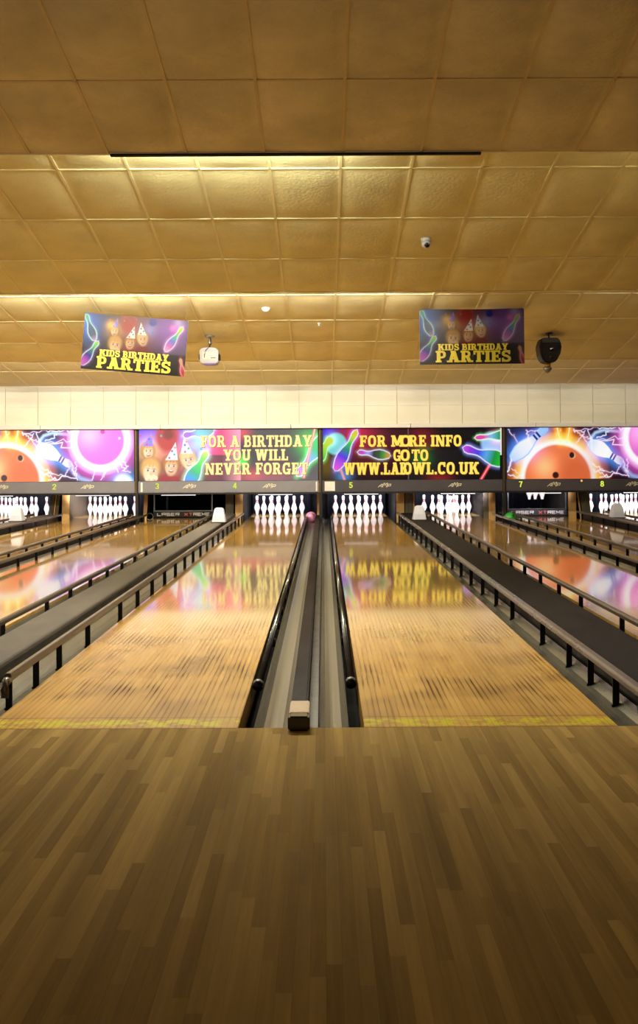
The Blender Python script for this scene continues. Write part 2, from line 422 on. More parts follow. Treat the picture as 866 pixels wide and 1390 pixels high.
def capping(xa, xb, z, label, mt, y0=FOUL+0.02, y1=22.35):
    t = thing('ball_return_capping', label, 'lane capping', ((xa+xb)/2, y0, -0.20))
    w = (xb-xa)/2; zt = z+0.20
    MB().box(-w+0.012, w-0.012, 0, y1-y0, 0, zt-0.022).build('side_casing', M['post'], t)
    r = 0.02
    pr = [(-w, zt-0.03), (-w, zt-r*0.6), (-w+r*0.3, zt-r*0.2), (-w+r, zt), (0, zt+0.004), (w-r, zt), (w-r*0.3, zt-r*0.2), (w, zt-r*0.6), (w, zt-0.03)]
    MB().sweep(pr, 0, y1-y0, closed=True).build('top_cover', M[mt], t)
    return t

# wide divisions 1-2, 3-4, 5-6, 7-8
WIDE = {(1, 2): ('worn grey carpeted capping farthest left, carrying a white hood', 'cap', None),
        (3, 4): ('long grey carpeted capping left of centre, carrying a white hood', 'cap', None),
        (5, 6): ('broad dark felt covered capping right of centre', 'capdark', (1.43, 1.80)),
        (7, 8): ('grey carpeted capping farthest right, carrying a white hood', 'cap', None)}
for (a, b), (lab, mt, cx) in WIDE.items():
    xl = LANE_X[a]+HW; xr = LANE_X[b]-HW
    ca, cb = cx or (xl+0.235, xr-0.235)
    gutter(xl, ca, 'grey trough gutter along the right side of %s' % ORD[a])
    gutter(cb, xr, 'grey trough gutter along the left side of %s' % ORD[b])
    capping(ca+0.001, cb-0.001, 0.085, lab, mt)
    if a == 5: bumper_rail(xl+0.155, 0.10, 'bronze bumper rail on posts along the left edge of the broad dark felt capping', 4.99, 0.024, 'railgrey')
    else: bumper_rail(xl+0.12, 0.105, 'bronze bumper rail on posts along the right side of %s' % ORD[a])
    bumper_rail(xr-0.072, 0.10 if a != 5 else 0.125, 'bronze bumper rail on posts along the left side of %s' % ORD[b])
# narrow divisions 2-3, 4-5, 6-7
for a, b in ((2, 3), (4, 5), (6, 7)):
    xl = LANE_X[a]+HW; xr = LANE_X[b]-HW; xm = (xl+xr)/2
    if a == 4:
        gutter(xl+0.063, xm-0.052, 'stained grey trough gutter holding the pink ball left of the dark ridge', 24.2)
        gutter(xm+0.073, xr-0.063, 'stained grey trough gutter right of the dark ridge in the centre', 24.2)
        t = thing('centre_divider', 'dark ridge between the two centre gutters, ending in a tan block at the foul line', 'lane divider', (xm-0.008, FOUL-0.05, -0.20))
        y2 = 22.4-FOUL
        MB().box(-0.04, 0.034, 0.29, y2, 0.1, 0.255).build('ridge', M['ridge'], t, bevel=0.008)
        MB().box(-0.042, 0.042, 0.06, 0.30, 0.16, 0.262).build('end_block', M['tan'], t, bevel=0.004)['label'] = 'tan wooden block'
        pr = [(-0.042, 0.2002), (-0.046, 0.215), (-0.046, 0.25), (-0.04, 0.262), (0.04, 0.262), (0.046, 0.25), (0.046, 0.215), (0.042, 0.2002)]
        MB().sweep(pr, -0.02, 0.062).build('end_cap', M['railblack'], t, bevel=0.006)['label'] = 'black rubber end cap'
        MB().box(0.034, 0.078, 0.07, y2, 0.08, 0.165).build('side_channel', M['black'], t, bevel=0.004)
        folded_rail(xl+0.034, 'folded black bumper rail lying along the right edge of the lane left of centre', 5.90, 1)
        folded_rail(xr-0.034, 'folded black bumper rail lying along the left edge of the lane right of centre', 5.95, -1)
    else:
        gutter(xl, xm-0.03, 'grey trough gutter along the right side of %s' % ORD[a])
        gutter(xm+0.03, xr, 'grey trough gutter along the left side of %s' % ORD[b])
        tag(MB().box(-0.029, 0.029, 0, 22.4-FOUL, 0, 0.21).build('narrow_divider', M['ridge'], None, (xm, FOUL+0.02, -0.20), bevel=0.008),
            'narrow dark divider between %s and %s' % (ORD[a], ORD[b].replace('the ', '')), 'lane divider')
        bumper_rail(xl+0.14, 0.072, 'bronze bumper rail on posts along the right side of %s' % ORD[a])
        bumper_rail(xr-0.075, 0.09, 'bronze bumper rail on posts along the left side of %s' % ORD[b])
# outermost gutters
gutter(LANE_X[1]-HW-0.235, LANE_X[1]-HW, 'grey trough gutter along the left side of the leftmost lane')
gutter(LANE_X[8]+HW, LANE_X[8]+HW+0.235, 'grey trough gutter along the right side of the rightmost lane')

# bolts on the casing by lane 5, near the foul line
casing = [o for o in C.objects if o.name.startswith('ball_return_capping')][2]
for yy, zz in ((5.42, 0.045), (5.36, -0.015)):
    MB().lathe([(0.02, 0), (0.02, 0.012), (0.012, 0.018), (0, 0.018)], 14, axis='x').build('bolt', M['black'], casing, (1.4405-casing.location.x, yy-casing.location.y, zz+0.20)).rotation_euler = (0, 0, PI)

# ------------------------------------------------------------------ pins
INCH = 0.0254
PP = [(0.0, 0), (1.0, 0), (1.015, 0.15), (1.2, 1.1), (1.414, 2.25), (1.7, 2.9), (1.953, 3.375), (2.2, 3.95), (2.383, 4.5), (2.40, 5.1), (2.255, 5.875), (2.05, 6.6), (1.852, 7.25), (1.54, 7.95), (1.236, 8.625), (0.983, 9.375), (0.90, 10.0), (0.935, 10.875), (1.047, 11.75), (1.18, 12.6), (1.273, 13.5), (1.2, 14.1), (0.98, 14.6), (0.6, 14.9), (0.0, 15.0)]
def prof_r(h):
    for (r0, h0), (r1, h1) in zip(PP[:-1], PP[1:]):
        if h0 <= h <= h1 and h1 > h0: return r0+(r1-r0)*(h-h0)/(h1-h0)
    return 1.0
pin_body = MB().lathe([(r*INCH, h*INCH) for r, h in PP], 20).data('body', M['pin'])
def band(h0, h1):
    return MB().lathe([((prof_r(h)+o)*INCH, h*INCH) for h, o in ((h0, -0.02), (h0+0.02, 0.03), ((h0+h1)/2, 0.03), (h1-0.02, 0.03), (h1, -0.02))], 20)
band_lo = band(9.35, 9.95).data('neck_stripe', M['red'])
band_hi = band(10.5, 11.1).data('neck_stripe', M['red'])
def new_pin(loc, label, group):
    t = thing('bowling_pin', label, 'bowling pin', loc, random.uniform(0, 6), group)
    link('body', pin_body, t); link('neck_stripe', band_lo, t); link('neck_stripe', band_hi, t)
    return t
ROWS = [(0, 0, 'the headpin'), (-1, 1, 'left one of second row'), (1, 1, 'right one of second row'),
        (-2, 2, 'left one of third row'), (0, 2, 'middle one of third row'), (2, 2, 'right one of third row'),
        (-3, 3, 'left end of back row'), (-1, 3, 'inner left of back row'), (1, 3, 'inner right of back row'), (3, 3, 'right end of back row')]
pin0 = None
HEAD = FOUL+18.288
for n in (1, 2, 4, 5, 6, 8):
    for ix, row, w in ROWS:
        lab = 'white red-striped pin, %s on %s' % (w, ORD[n])
        loc = (LANE_X[n]+ix*0.1524, HEAD+row*0.264, 0.0)
        if pin0 is None: pin0 = new_pin(loc, lab, 'standing pins racked at the lane ends')
        else: dup(pin0, loc, lab, random.uniform(0, 6))
# pins hanging in the machine above lane 7
ps = thing('pinsetter', 'dark pin setting machine above lane 7 holding pins by the neck', 'pinsetter', (4.1, 23.6, 0.0))
MB().box(-0.52, 0.52, -0.45, 0.75, 0.80, 0.92).build('table', M['black'], ps, bevel=0.01)
HANG = [(4.10, 23.50, 'left'), (4.235, 23.60, 'middle'), (4.365, 23.55, 'right')]
for x, y, w in HANG:
    MB().lathe([(0.05, 0.80), (0.05, 0.60), (0.04, 0.585), (0.037, 0.60), (0.037, 0.80)], 14, o=(x-4.1, y-23.6, 0)).build('pin_cup', M['post'], ps)
    p = new_pin((x, y, 0.285), '%s one of three white pins hanging below the sign over lane 7' % w, 'pins held up by the machine on lane 7')

# ------------------------------------------------------------------ balls
def ball(x, y, z, mt, name, label):
    t = thing(name, label, 'bowling ball', (x, y, z))
    R = 0.108
    mb = MB().lathe([(R*math.sin(a), R-R*math.cos(a)) for a in [PI*i/20 for i in range(21)]], 32)
    sh = mb.build('shell', M[mt], t)
    for ax, az in ((0.35, 0.55), (0.6, 0.5), (0.45, 0.25)):
        v = Vector((ax, -0.75, az)).normalized()*R
        h = MB().lathe([(0, 0.002), (0.011, 0.001), (0.013, -0.002), (0.0, -0.006)], 12).build('finger_hole', M['hole'], sh, (v.x, v.y, v.z+R))
        h.rotation_euler = v.to_track_quat('Z', 'Y').to_euler()
ball(-0.245, 22.95, -0.068-0.0555, 'pinkball', 'bowling_ball', 'pink marbled bowling ball resting in the centre gutter beside the pins of lane 4')
ball(3.43, 21.70, -0.068-0.03, 'greenball', 'bowling_ball', 'bright green bowling ball in the gutter left of lane 7')

# ------------------------------------------------------------------ white hoods on the wide cappings
hood0 = None
HOODS = [(-1.712, 19.3, 0, 'white plastic tapered hood standing on capping left of lane 4'),
         (1.60, 19.75, 0.0, 'white plastic tapered hood on the dark felt capping right of lane 5'),
         (-5.2, 20.0, 0.0, 'white plastic tapered hood in front of the pins at the far left'),
         (5.0, 20.1, 0.0, 'white plastic tapered hood in front of the pins at the far right')]
for x, y, rz, lab in HOODS:
    if hood0 is None:
        hood0 = thing('ball_return_hood', lab, 'hood', (x, y, 0.089), rz, 'white hoods on the cappings')
        bm = []
        ring = [(-0.112, -0.13, 0), (0.112, -0.13, 0), (0.112, 0.13, 0), (-0.112, 0.13, 0), (-0.095, -0.12, 0.1), (0.095, -0.12, 0.1), (0.095, 0.12, 0.1), (-0.095, 0.12, 0.1), (-0.072, -0.085, 0.22), (0.072, -0.085, 0.22), (0.072, 0.085, 0.22), (-0.072, 0.085, 0.22), (-0.055, -0.06, 0.24), (0.055, -0.06, 0.24), (0.055, 0.06, 0.24), (-0.055, 0.06, 0.24)]
        fs = [(0, 3, 2, 1), (12, 13, 14, 15)]
        for l in range(3):
            for j in range(4):
                a = l*4+j; b = l*4+(j+1) % 4
                fs.append((a, b, b+4, a+4))
        MB().add(ring, fs).build('shell', M['hood'], hood0, bevel=0.012)
        MB().box(-0.125, 0.125, -0.145, 0.145, 0.0, 0.012).build('base_flange', M['black'], hood0, bevel=0.004)
    else: dup(hood0, (x, y, 0.089), lab, rz)

# ------------------------------------------------------------------ pin ends: kickbacks, curtains, lamps, sweeps
KY0, KY1 = 22.42, 25.15
def kick(name, x0, x1, mt, label, lean=0.0, zt=0.60, y0=KY0):
    m = MB(); zb = -0.20
    m.add([(x0+lean*0, y0, zb), (x1, y0, zb), (x1, KY1, zb), (x0, KY1, zb), (x0+lean, y0+0.05, zt), (x1+lean, y0+0.05, zt), (x1+lean, KY1, zt), (x0+lean, KY1, zt)],
          [(0, 3, 2, 1), (4, 5, 6, 7), (0, 1, 5, 4), (2, 3, 7, 6)])
    k = len(m.v)-8
    m.f += [[1, 2, 6, 5], [3, 0, 4, 7]]; m.mi += [0 if x1-x0 < 0.02 else 1]*2; m.sm += [False]*2
    tag(m.build(name, [M[mt], M['void']], None, (0, 0, 0), bevel=0.004 if x1-x0 > 0.02 else 0.0), label, 'partition')
kick('kickback_panel', -1.685, -1.54, 'wood', 'pale plywood partition left of the pins on the lane left of centre')
kick('kickback_panel', -1.87, -1.715, 'board', 'grey weathered partition board right of the sweep bar on third lane from left', 0.0)
kick('kickback_panel', 1.385, 1.535, 'wood', 'pale plywood partition right of the pins on the lane right of centre')
kick('kickback_panel', 1.55, 1.70, 'board', 'grey weathered partition board left of the pins on third lane from right')
kick('edge_batten', 1.704, 1.73, 'wood', 'thin pale timber edge on the grey board left of third lane from right')
kick('kickback_panel', 4.66, 4.81, 'wood', 'pale plywood partition right of the sweep bar on second lane from right')
kick('kickback_panel', 4.95, 5.12, 'board', 'grey slanting board left of the pins on the rightmost lane', -0.09)
kick('edge_batten', 4.90, 4.93, 'wood', 'thin slanting timber edge beside the grey board left of the rightmost lane', -0.09)
kick('kickback_panel', -5.27, -5.19, 'board', 'grey slanting board right of the pins on the leftmost lane', 0.09)
kick('edge_batten', -5.18, -5.155, 'wood', 'first thin slanting timber edge right of the pins on the leftmost lane', 0.09)
kick('kickback_panel', -5.145, -5.09, 'board', 'narrow grey slanting board close to the plywood left of second lane from left', 0.09)
kick('kickback_panel', -4.985, -4.842, 'wood', 'pale plywood partition left of the pins on second lane from left')
kick('cover_sheet', -4.839, -4.834, 'board', 'grey cover sheet beside the plywood left of second lane from left', 0.0, 0.52)
kick('kickback_panel', -3.45, -3.38, 'wood', 'pale timber partition left of the sweep bar on third lane from left', 0.04)
kick('kickback_panel', 3.14, 3.27, 'wood', 'pale plywood partition right of the pins on third lane from right')
kick('cover_sheet', 3.04, 3.135, 'board', 'grey sheet beside the plywood right of third lane from right', 0.0)
kick('kickback_panel', -0.125, -0.085, 'wood', 'thin pale timber post behind the sign post between lanes 4 and 5')
kick('kickback_panel', 6.6, 6.68, 'wood', 'pale partition right of the pins on the rightmost lane')
kick('kickback_panel', -6.9, -6.82, 'wood', 'pale partition left of the pins on the leftmost lane')

for n, x in LANE_X.items():
    # pit curtain, a hanging pleated sheet
    pr = []
    nn = 40
    for i in range(nn+1):
        u = -0.62+1.24*i/nn
        pr.append((u, 0.02*math.sin(i*1.3)+0.008*math.sin(i*0.57)))
    vs = [(u, y, z) for z in (-0.14, 0.95) for u, y in pr]+[(u, y+0.012, z) for z in (-0.14, 0.95) for u, y in pr]
    k = nn+1
    fs = [(i, i+1, k+i+1, k+i) for i in range(nn)]+[(2*k+i, 3*k+i, 3*k+i+1, 2*k+i+1) for i in range(nn)]
    fs += [(k+i, k+i+1, 3*k+i+1, 3*k+i) for i in range(nn)]+[(i, 2*k+i, 2*k+i+1, i+1) for i in range(nn)]
    tag(MB().add(vs, fs, 0, True).build('pit_curtain', M['navy'], None, (x, PIT, 0)), 'dark navy curtain hanging behind the pin deck of %s' % ORD[n], 'curtain')
    # lamp over the pin deck, just behind the sign
    t = thing('pin_lamp', 'white strip lamp under the sign over the end of %s' % ORD[n], 'lamp', (x, 21.934, 0.458))
    MB().box(-0.45, 0.45, -0.033, 0.03, 0.0125, 0.05).build('housing', M['white_trim'], t, bevel=0.004)
    MB().lathe([(0.0, -0.32), (0.007, -0.319), (0.007, 0.319), (0.0, 0.32)], 10, axis='x').build('tube', M['slot'], t)
    if n != 3:
        l = bpy.data.lights.new('pin_deck_light', 'AREA'); l.shape = 'RECTANGLE'; l.size = 0.9; l.size_y = 0.12; l.energy = 7.0 if n == 7 else 25.0; l.color = (0.92, 0.88, 1.0); l.spread = math.radians(85)
        o = bpy.data.objects.new('pin_deck_light', l); C.objects.link(o); o.location = (x, 22.15, 0.62)
        o.rotation_euler = (Vector((0, 1.35, -0.42)).to_track_quat('-Z', 'Y')).to_euler()

# ------------------------------------------------------------------ lettering made of strokes
def stroke(pts, w, closed=False):
    """flat ribbon along pts with mitred joints -> list of quads"""
    P = [Vector((p[0], p[1])) for p in pts]; n = len(P); L = []; R = []
    for i in range(n):
        a = P[i-1] if (i > 0 or closed) else None
        b = P[(i+1) % n] if (i < n-1 or closed) else None
        d0 = (P[i]-a).normalized() if a is not None else None
        d1 = (b-P[i]).normalized() if b is not None else None
        if d0 is None: d0 = d1
        if d1 is None: d1 = d0
        n0 = Vector((-d0.y, d0.x)); n1 = Vector((-d1.y, d1.x)); m = (n0+n1)
        m = m.normalized() if m.length > 1e-6 else n0
        k = min(2.0, 1/max(0.3, m.dot(n0)))
        L.append(P[i]+m*w/2*k); R.append(P[i]-m*w/2*k)
    q = []
    for i in range(n if closed else n-1):
        j = (i+1) % n
        q.append([tuple(L[i]), tuple(R[i]), tuple(R[j]), tuple(L[j])])
    return q
def R_(x0, y0, x1, y1): return [(x0, y0), (x1, y0), (x1, y1), (x0, y1)]
def sup(cx, cy, rx, ry, a0, a1, n=14, e=2.6):
    out = []
    for i in range(n+1):
        a = math.radians(a0+(a1-a0)*i/n); c, s = math.cos(a), math.sin(a)
        out.append((cx+rx*math.copysign(abs(c)**(2/e), c), cy+ry*math.copysign(abs(s)**(2/e), s)))
    return out
SW, SH, OV = 0.23, 0.15, 0.07       # stem, slab height, slab overhang
def stem(x, lo=True, hi=True, y0=0, y1=1):
    p = [R_(x, y0, x+SW, y1)]
    if lo: p.append(R_(x-OV, 0, x+SW+OV, SH))
    if hi: p.append(R_(x-OV, 1-SH, x+SW+OV, 1))
    return p
def diag(xa, ya, xb, yb, w=SW): # slanted stem with horizontal cuts
    return [(xa-w/2, ya), (xa+w/2, ya), (xb+w/2, yb), (xb-w/2, yb)]
def slab(x0, x1, top): return R_(x0, 1-SH if top else 0, x1, 1 if top else SH)
GL = {}
GL['I'] = (0.40, stem(0.085))
GL['H'] = (0.84, stem(0.07)+stem(0.54)+[R_(0.2, 0.42, 0.62, 0.58)])
GL['F'] = (0.66, stem(0.07, hi=False)+[R_(0, 1-SH, 0.62, 1), R_(0.5, 0.70, 0.62, 1), R_(0.2, 0.42, 0.46, 0.57), R_(0.42, 0.34, 0.52, 0.65)])
GL['E'] = (0.68, stem(0.07, False, False)+[R_(0, 1-SH, 0.62, 1), R_(0.5, 0.70, 0.62, 1), R_(0, 0, 0.64, SH), R_(0.52, 0, 0.64, 0.32), R_(0.2, 0.42, 0.44, 0.57), R_(0.4, 0.35, 0.5, 0.64)])
GL['L'] = (0.64, stem(0.07, False)+[R_(0, 0, 0.61, SH), R_(0.49, 0, 0.61, 0.36)])
GL['T'] = (0.70, stem(0.235, True, False)+[R_(0.0, 1-SH, 0.70, 1), R_(0, 0.66, 0.12, 1), R_(0.58, 0.66, 0.70, 1)])
GL['K'] = (0.84, stem(0.07)+[diag(0.35, 0.40, 0.66, 1, 0.24), diag(0.68, 0, 0.42, 0.62, 0.26), slab(0.50, 0.82, True), slab(0.52, 0.84, False)])
GL['N'] = (0.86, [R_(0.08, 0, 0.24, 1), R_(0.60, 0, 0.76, 1), diag(0.19, 1, 0.65, 0, 0.26), slab(0, 0.32, False), slab(0, 0.26, True), slab(0.52, 0.84, True)])
GL['M'] = (1.04, [R_(0.08, 0, 0.25, 1), R_(0.77, 0, 0.96, 1), diag(0.20, 1, 0.51, 0.1, 0.25), diag(0.82, 1, 0.51, 0.1, 0.25), slab(0, 0.33, False), slab(0.69, 1.02, False), slab(0, 0.28, True), slab(0.74, 1.02, True)])
GL['V'] = (0.82, [diag(0.17, 1, 0.41, 0, 0.25), diag(0.65, 1, 0.41, 0, 0.22), slab(0, 0.36, True), slab(0.5, 0.82, True)])
GL['W'] = (1.14, [diag(0.17, 1, 0.34, 0, 0.23), diag(0.56, 1, 0.34, 0, 0.2), diag(0.58, 1, 0.78, 0, 0.23), diag(0.97, 1, 0.78, 0, 0.2), slab(0, 0.34, True), slab(0.42, 0.74, True), slab(0.82, 1.14, True)])
GL['A'] = (0.86, [diag(0.20, 0, 0.42, 1, 0.2), diag(0.66, 0, 0.43, 1, 0.25), R_(0.24, 0.24, 0.64, 0.38), slab(0, 0.36, False), slab(0.48, 0.86, False), R_(0.24, 1-SH, 0.5, 1)])
GL['Y'] = (0.82, [R_(0.295, 0, 0.525, 0.45), slab(0.2, 0.62, False), diag(0.17, 1, 0.40, 0.36, 0.25), diag(0.66, 1, 0.43, 0.36, 0.24), slab(0, 0.36, True), slab(0.5, 0.82, True)])
GL['O'] = (0.74, stroke(sup(0.36, 0.5, 0.245, 0.41, 0, 340, 22), 0.2, True))
GL['C'] = (0.70, stroke(sup(0.36, 0.5, 0.245, 0.41, 38, 322, 20), 0.2)+[R_(0.50, 0.62, 0.65, 1.0)])
GL['G'] = (0.76, stroke(sup(0.36, 0.5, 0.245, 0.41, 38, 322, 20), 0.2)+[R_(0.50, 0.62, 0.65, 1.0), R_(0.50, 0, 0.68, 0.46), R_(0.38, 0.34, 0.74, 0.48)])
GL['D'] = (0.76, stem(0.07, True, True)+stroke([(0.2, 0.92)]+sup(0.34, 0.5, 0.27, 0.42, 90, -90, 14)+[(0.2, 0.08)], 0.18))
def bowl(y0, y1, x=0.34, rx=0.20): cy = (y0+y1)/2; return stroke([(0.2, y1-0.075)]+sup(x, cy, rx, (y1-y0)/2-0.075, 90, -90, 10)+[(0.2, y0+0.075)], 0.165)
GL['B'] = (0.72, stem(0.07)+bowl(0.46, 1.0)+bowl(0.0, 0.58, 0.36, 0.22))
GL['P'] = (0.70, stem(0.07)+bowl(0.36, 1.0, 0.36, 0.21))
GL['R'] = (0.82, stem(0.07)+bowl(0.42, 1.0, 0.36, 0.20)+[diag(0.62, 0, 0.44, 0.5, 0.24), slab(0.5, 0.82, False)])
GL['S'] = (0.66, stroke(sup(0.32, 0.725, 0.21, 0.195, 20, 270, 14, 2.2)+sup(0.32, 0.275, 0.225, 0.2, 80, -160, 14, 2.2)[1:], 0.185)+[R_(0.47, 0.66, 0.59, 1.0), R_(0.03, 0.0, 0.15, 0.34)])
GL['U'] = (0.82, stroke([(0.19, 0.95), (0.19, 0.4)]+sup(0.40, 0.33, 0.21, 0.24, 180, 360, 12)[0:]+[(0.61, 0.4), (0.61, 0.95)], 0.21)+[slab(0, 0.36, True), slab(0.47, 0.80, True)])
GL['.'] = (0.26, [R_(0.03, 0, 0.22, 0.2)])
GL[' '] = (0.30, [])
def text_polys(s, x0, x1, y0, y1, gap=0.035):
    """fit s in a box; returns polygons in that box"""
    tot = sum(GL[c][0]+gap for c in s)-gap
    k = (x1-x0)/tot; h = y1-y0; out = []; x = 0
    for c in s:
        w, pl = GL[c]
        for p in pl: out.append([(x0+(x+a)*k, y0+b*h) for a, b in p])
        x += w+gap
    return out
def flat_solid(polys, depth, mapf=None):
    """thin raised polygons facing -Y; (x,z) in local coordinates"""
    mb = MB()
    for j, p in enumerate(polys):
        n = len(p); dj = depth+0.0004*(j % 6)    # overlapping strokes never share a plane
        vs = [(x, -dj, z) for x, z in p]+[(x, 0.0, z) for x, z in p]
        if mapf: vs = [mapf(v) for v in vs]
        fs = [tuple(range(n))]+[(i, (i+1) % n, n+(i+1) % n, n+i) for i in range(n)]
        mb.add(vs, fs)
    return mb

# ------------------------------------------------------------------ printed artwork
def S3(r, g, b): return np.array([lin(r), lin(g), lin(b)])
class Art:
    def __init__(s, w, h, nx, ny, bg):
        s.w, s.h, s.nx, s.ny = w, h, nx, ny
        s.X, s.Y = np.meshgrid(np.linspace(0, w, nx+1), np.linspace(0, h, ny+1))
        s.img = np.ones(s.X.shape+(3,))*S3(*bg)
    def over(s, col, a): a = np.clip(a, 0, 1)[..., None]; s.img = s.img*(1-a)+S3(*col)*a
    def add(s, col, a): s.img = s.img+S3(*col)*np.clip(a, 0, 4)[..., None]
    def glow(s, x, y, r, col, k=1.0, sy=1.0):
        d = np.hypot(s.X-x, (s.Y-y)/sy)/r; s.add(col, k*np.exp(-d*d*1.6))
    def disc(s, x, y, r, col, soft=1.0, sy=1.0, k=1.0):
        d = np.hypot(s.X-x, (s.Y-y)/sy); s.over(col, k*np.clip((r-d)/soft+0.5, 0, 1))
    def ring(s, x, y, r, w, col, k=1.0, soft=1.0):
        d = abs(np.hypot(s.X-x, s.Y-y)-r); s.over(col, k*np.clip((w/2-d)/soft+0.5, 0, 1))
    def seg(s, a, b):
        ax, ay = a; bx, by = b; L2 = (bx-ax)**2+(by-ay)**2+1e-9
        t = np.clip(((s.X-ax)*(bx-ax)+(s.Y-ay)*(by-ay))/L2, 0, 1)
        return np.hypot(s.X-ax-t*(bx-ax), s.Y-ay-t*(by-ay))
    def line(s, pts, w, col, k=1.0, soft=0.7):
        d = np.min([s.seg(a, b) for a, b in zip(pts[:-1], pts[1:])], axis=0)
        s.over(col, k*np.clip((w/2-d)/soft+0.5, 0, 1))
        return d
    def bolt(s, a, b, rnd, w=0.9, col=(255, 255, 255), halo=(150, 170, 255), k=0.9, j=0.22, n=7):
        pts = [a]; L = math.hypot(b[0]-a[0], b[1]-a[1])
        for i in range(1, n): t = i/n; pts.append((a[0]+(b[0]-a[0])*t+rnd.uniform(-j, j)*L*0.5, a[1]+(b[1]-a[1])*t+rnd.uniform(-j, j)*L*0.5))
        pts.append(b)
        d = np.min([s.seg(p, q) for p, q in zip(pts[:-1], pts[1:])], axis=0)
        s.add(halo, 0.16*np.exp(-(d/1.8)**2)); s.over(col, k*np.clip((w/2-d)/0.7+0.5, 0, 1))
        return pts
    def pin(s, base, head, r, cols, outline=(255, 255, 255), glow=None, gw=3.0, fill=1.0, stripes=None):
        bx, by = base; hx, hy = head; L = math.hypot(hx-bx, hy-by); ux, uy = (hx-bx)/L, (hy-by)/L
        t = ((s.X-bx)*ux+(s.Y-by)*uy)/L; q = abs((s.X-bx)*-uy+(s.Y-by)*ux)
        tt = [-0.04, 0, 0.08, 0.2, 0.33, 0.48, 0.6, 0.68, 0.75, 0.88, 0.96, 1.02]
        rr = [0, 0.5, 0.72, 0.95, 1.0, 0.78, 0.5, 0.40, 0.42, 0.54, 0.45, 0]
        R = np.interp(t, tt, rr, left=0, right=0)*r
        sd = R-q; sd = np.where((t < -0.04) | (t > 1.02), -np.hypot(q, np.minimum(abs(t+0.04), abs(t-1.02))*L), sd)
        if glow is not None: s.add(glow, 0.5*np.exp(-(np.maximum(-sd, 0)/gw)**2))
        inside = np.clip(sd/0.8+0.5, 0, 1)
        g = np.clip(t, 0, 1)*(len(cols)-1)
        c = np.zeros_like(s.img)
        for i in range(3): c[..., i] = np.interp(g, range(len(cols)), [lin(cc[i]) for cc in cols])
        a = (inside*fill)[..., None]; s.img = s.img*(1-a)+c*a
        if outline is not None: s.over(outline, 0.9*np.clip((0.75-abs(sd-0.4))/0.7+0.5, 0, 1)*(t > -0.1)*(t < 1.1))
        if stripes is not None:
            for c0 in (0.66, 0.74): s.over(stripes, inside*np.clip((0.022-abs(t-c0))/0.01+0.5, 0, 1))
    def face(s, x, y, r, hair, skin=(246, 190, 150), k=1.0, mouth=True, tilt=0.0, hatc=None, lean=0.0):
        def ell(cx, cy, rx, ry, col, soft, kk):
            # ellipse in face space, leaning with the head
            dx, dy = s.X-x, s.Y-y; ca, sa = math.cos(tilt), math.sin(tilt)
            u, v = (dx*ca+dy*sa)/r, (-dx*sa+dy*ca)/r
            d = np.hypot((u-cx)/rx, (v-cy)/ry)
            s.over(col, kk*k*np.clip((1-d)/soft+0.5, 0, 1)); return u, v
        dk = tuple(int(c*0.55) for c in hair)
        ell(0, -0.08, 0.98, 1.08, dk, 0.5, 0.9); u, v = ell(0, -0.2, 0.86, 0.95, hair, 0.4, 0.9)
        ell(0.04, 0.16, 0.62, 0.86, skin, 0.25, 1.0)
        ell(0.42, 0.2, 0.3, 0.7, tuple(int(c*0.8) for c in skin), 0.8, 0.6); ell(0.02, 0.92, 0.35, 0.2, tuple(int(c*0.75) for c in skin), 0.8, 0.6)
        fr = np.clip(1-np.hypot((u+0.05)/0.8, (v+0.62)/0.42), 0, 1)*2.4*(0.7+0.3*np.sin(u*19+v*6))
        s.over(hair, k*np.clip(fr, 0, 1))
        for sx in (-1, 1):
            ell(0.05+sx*0.27, 0.0, 0.17, 0.09, (250, 240, 232), 0.6, 0.6); ell(0.05+sx*0.27, 0.01, 0.10, 0.10, (62, 40, 36), 0.7, 0.9); ell(0.05+sx*0.27, -0.17, 0.2, 0.05, dk, 0.8, 0.6)
        ell(0.06, 0.27, 0.08, 0.16, tuple(int(c*0.82) for c in skin), 0.9, 0.7)
        if mouth: ell(0.05, 0.56, 0.26, 0.15, (136, 34, 40), 0.5, 0.9); ell(0.05, 0.50, 0.2, 0.06, (250, 238, 230), 0.5, 0.9)
        if hatc is not None:
            s.hat(x+math.sin(tilt)*r*0.7, y-0.62*r, 1.35*r, 1.9*r, hatc, lean*r)
            for q, c in enumerate(((220, 50, 70), (40, 150, 170), (70, 80, 210), (230, 120, 60))):
                s.disc(x+lean*r*(0.2+0.2*q)+(q % 2-0.5)*0.5*r*(1-0.22*q), y-(0.85+0.36*q)*r, 0.13*r, c, 0.1*r+0.3)
    def hat(s, x, y, w, h, col=(250, 246, 244), lean=0.0):
        # cone party hat: apex up
        t = (s.Y-(y-h))/h; cx = x+lean*(1-t)
        m = (t > 0) & (t < 1); sd = np.where(m, w/2*np.clip(t, 0, 1)-abs(s.X-cx), -1)
        s.over(col, np.clip(sd/0.8+0.4, 0, 1)*m)
    def grid(s, name, W, Hh, material, lift=0.0, gain=1.0, bend=None):
        me = bpy.data.meshes.new(name); nx, ny = s.nx, s.ny
        xs = (s.X/s.w-0.5)*W; zs = (1-s.Y/s.h)*Hh; ys = np.zeros_like(xs)
        if bend is not None: xs, ys, zs = bend(xs, ys, zs)
        V = np.stack([xs, ys, zs], -1).reshape(-1, 3)
        i = np.arange(ny)[:, None]*(nx+1)+np.arange(nx)[None, :]
        F = np.stack([i+nx+1, i+nx+2, i+1, i], -1).reshape(-1, 4)
        me.vertices.add(len(V)); me.vertices.foreach_set('co', V.ravel())
        me.loops.add(F.size); me.loops.foreach_set('vertex_index', F.ravel())
        me.polygons.add(len(F)); me.polygons.foreach_set('loop_start', np.arange(len(F))*4)
        me.update(calc_edges=True); me.validate()
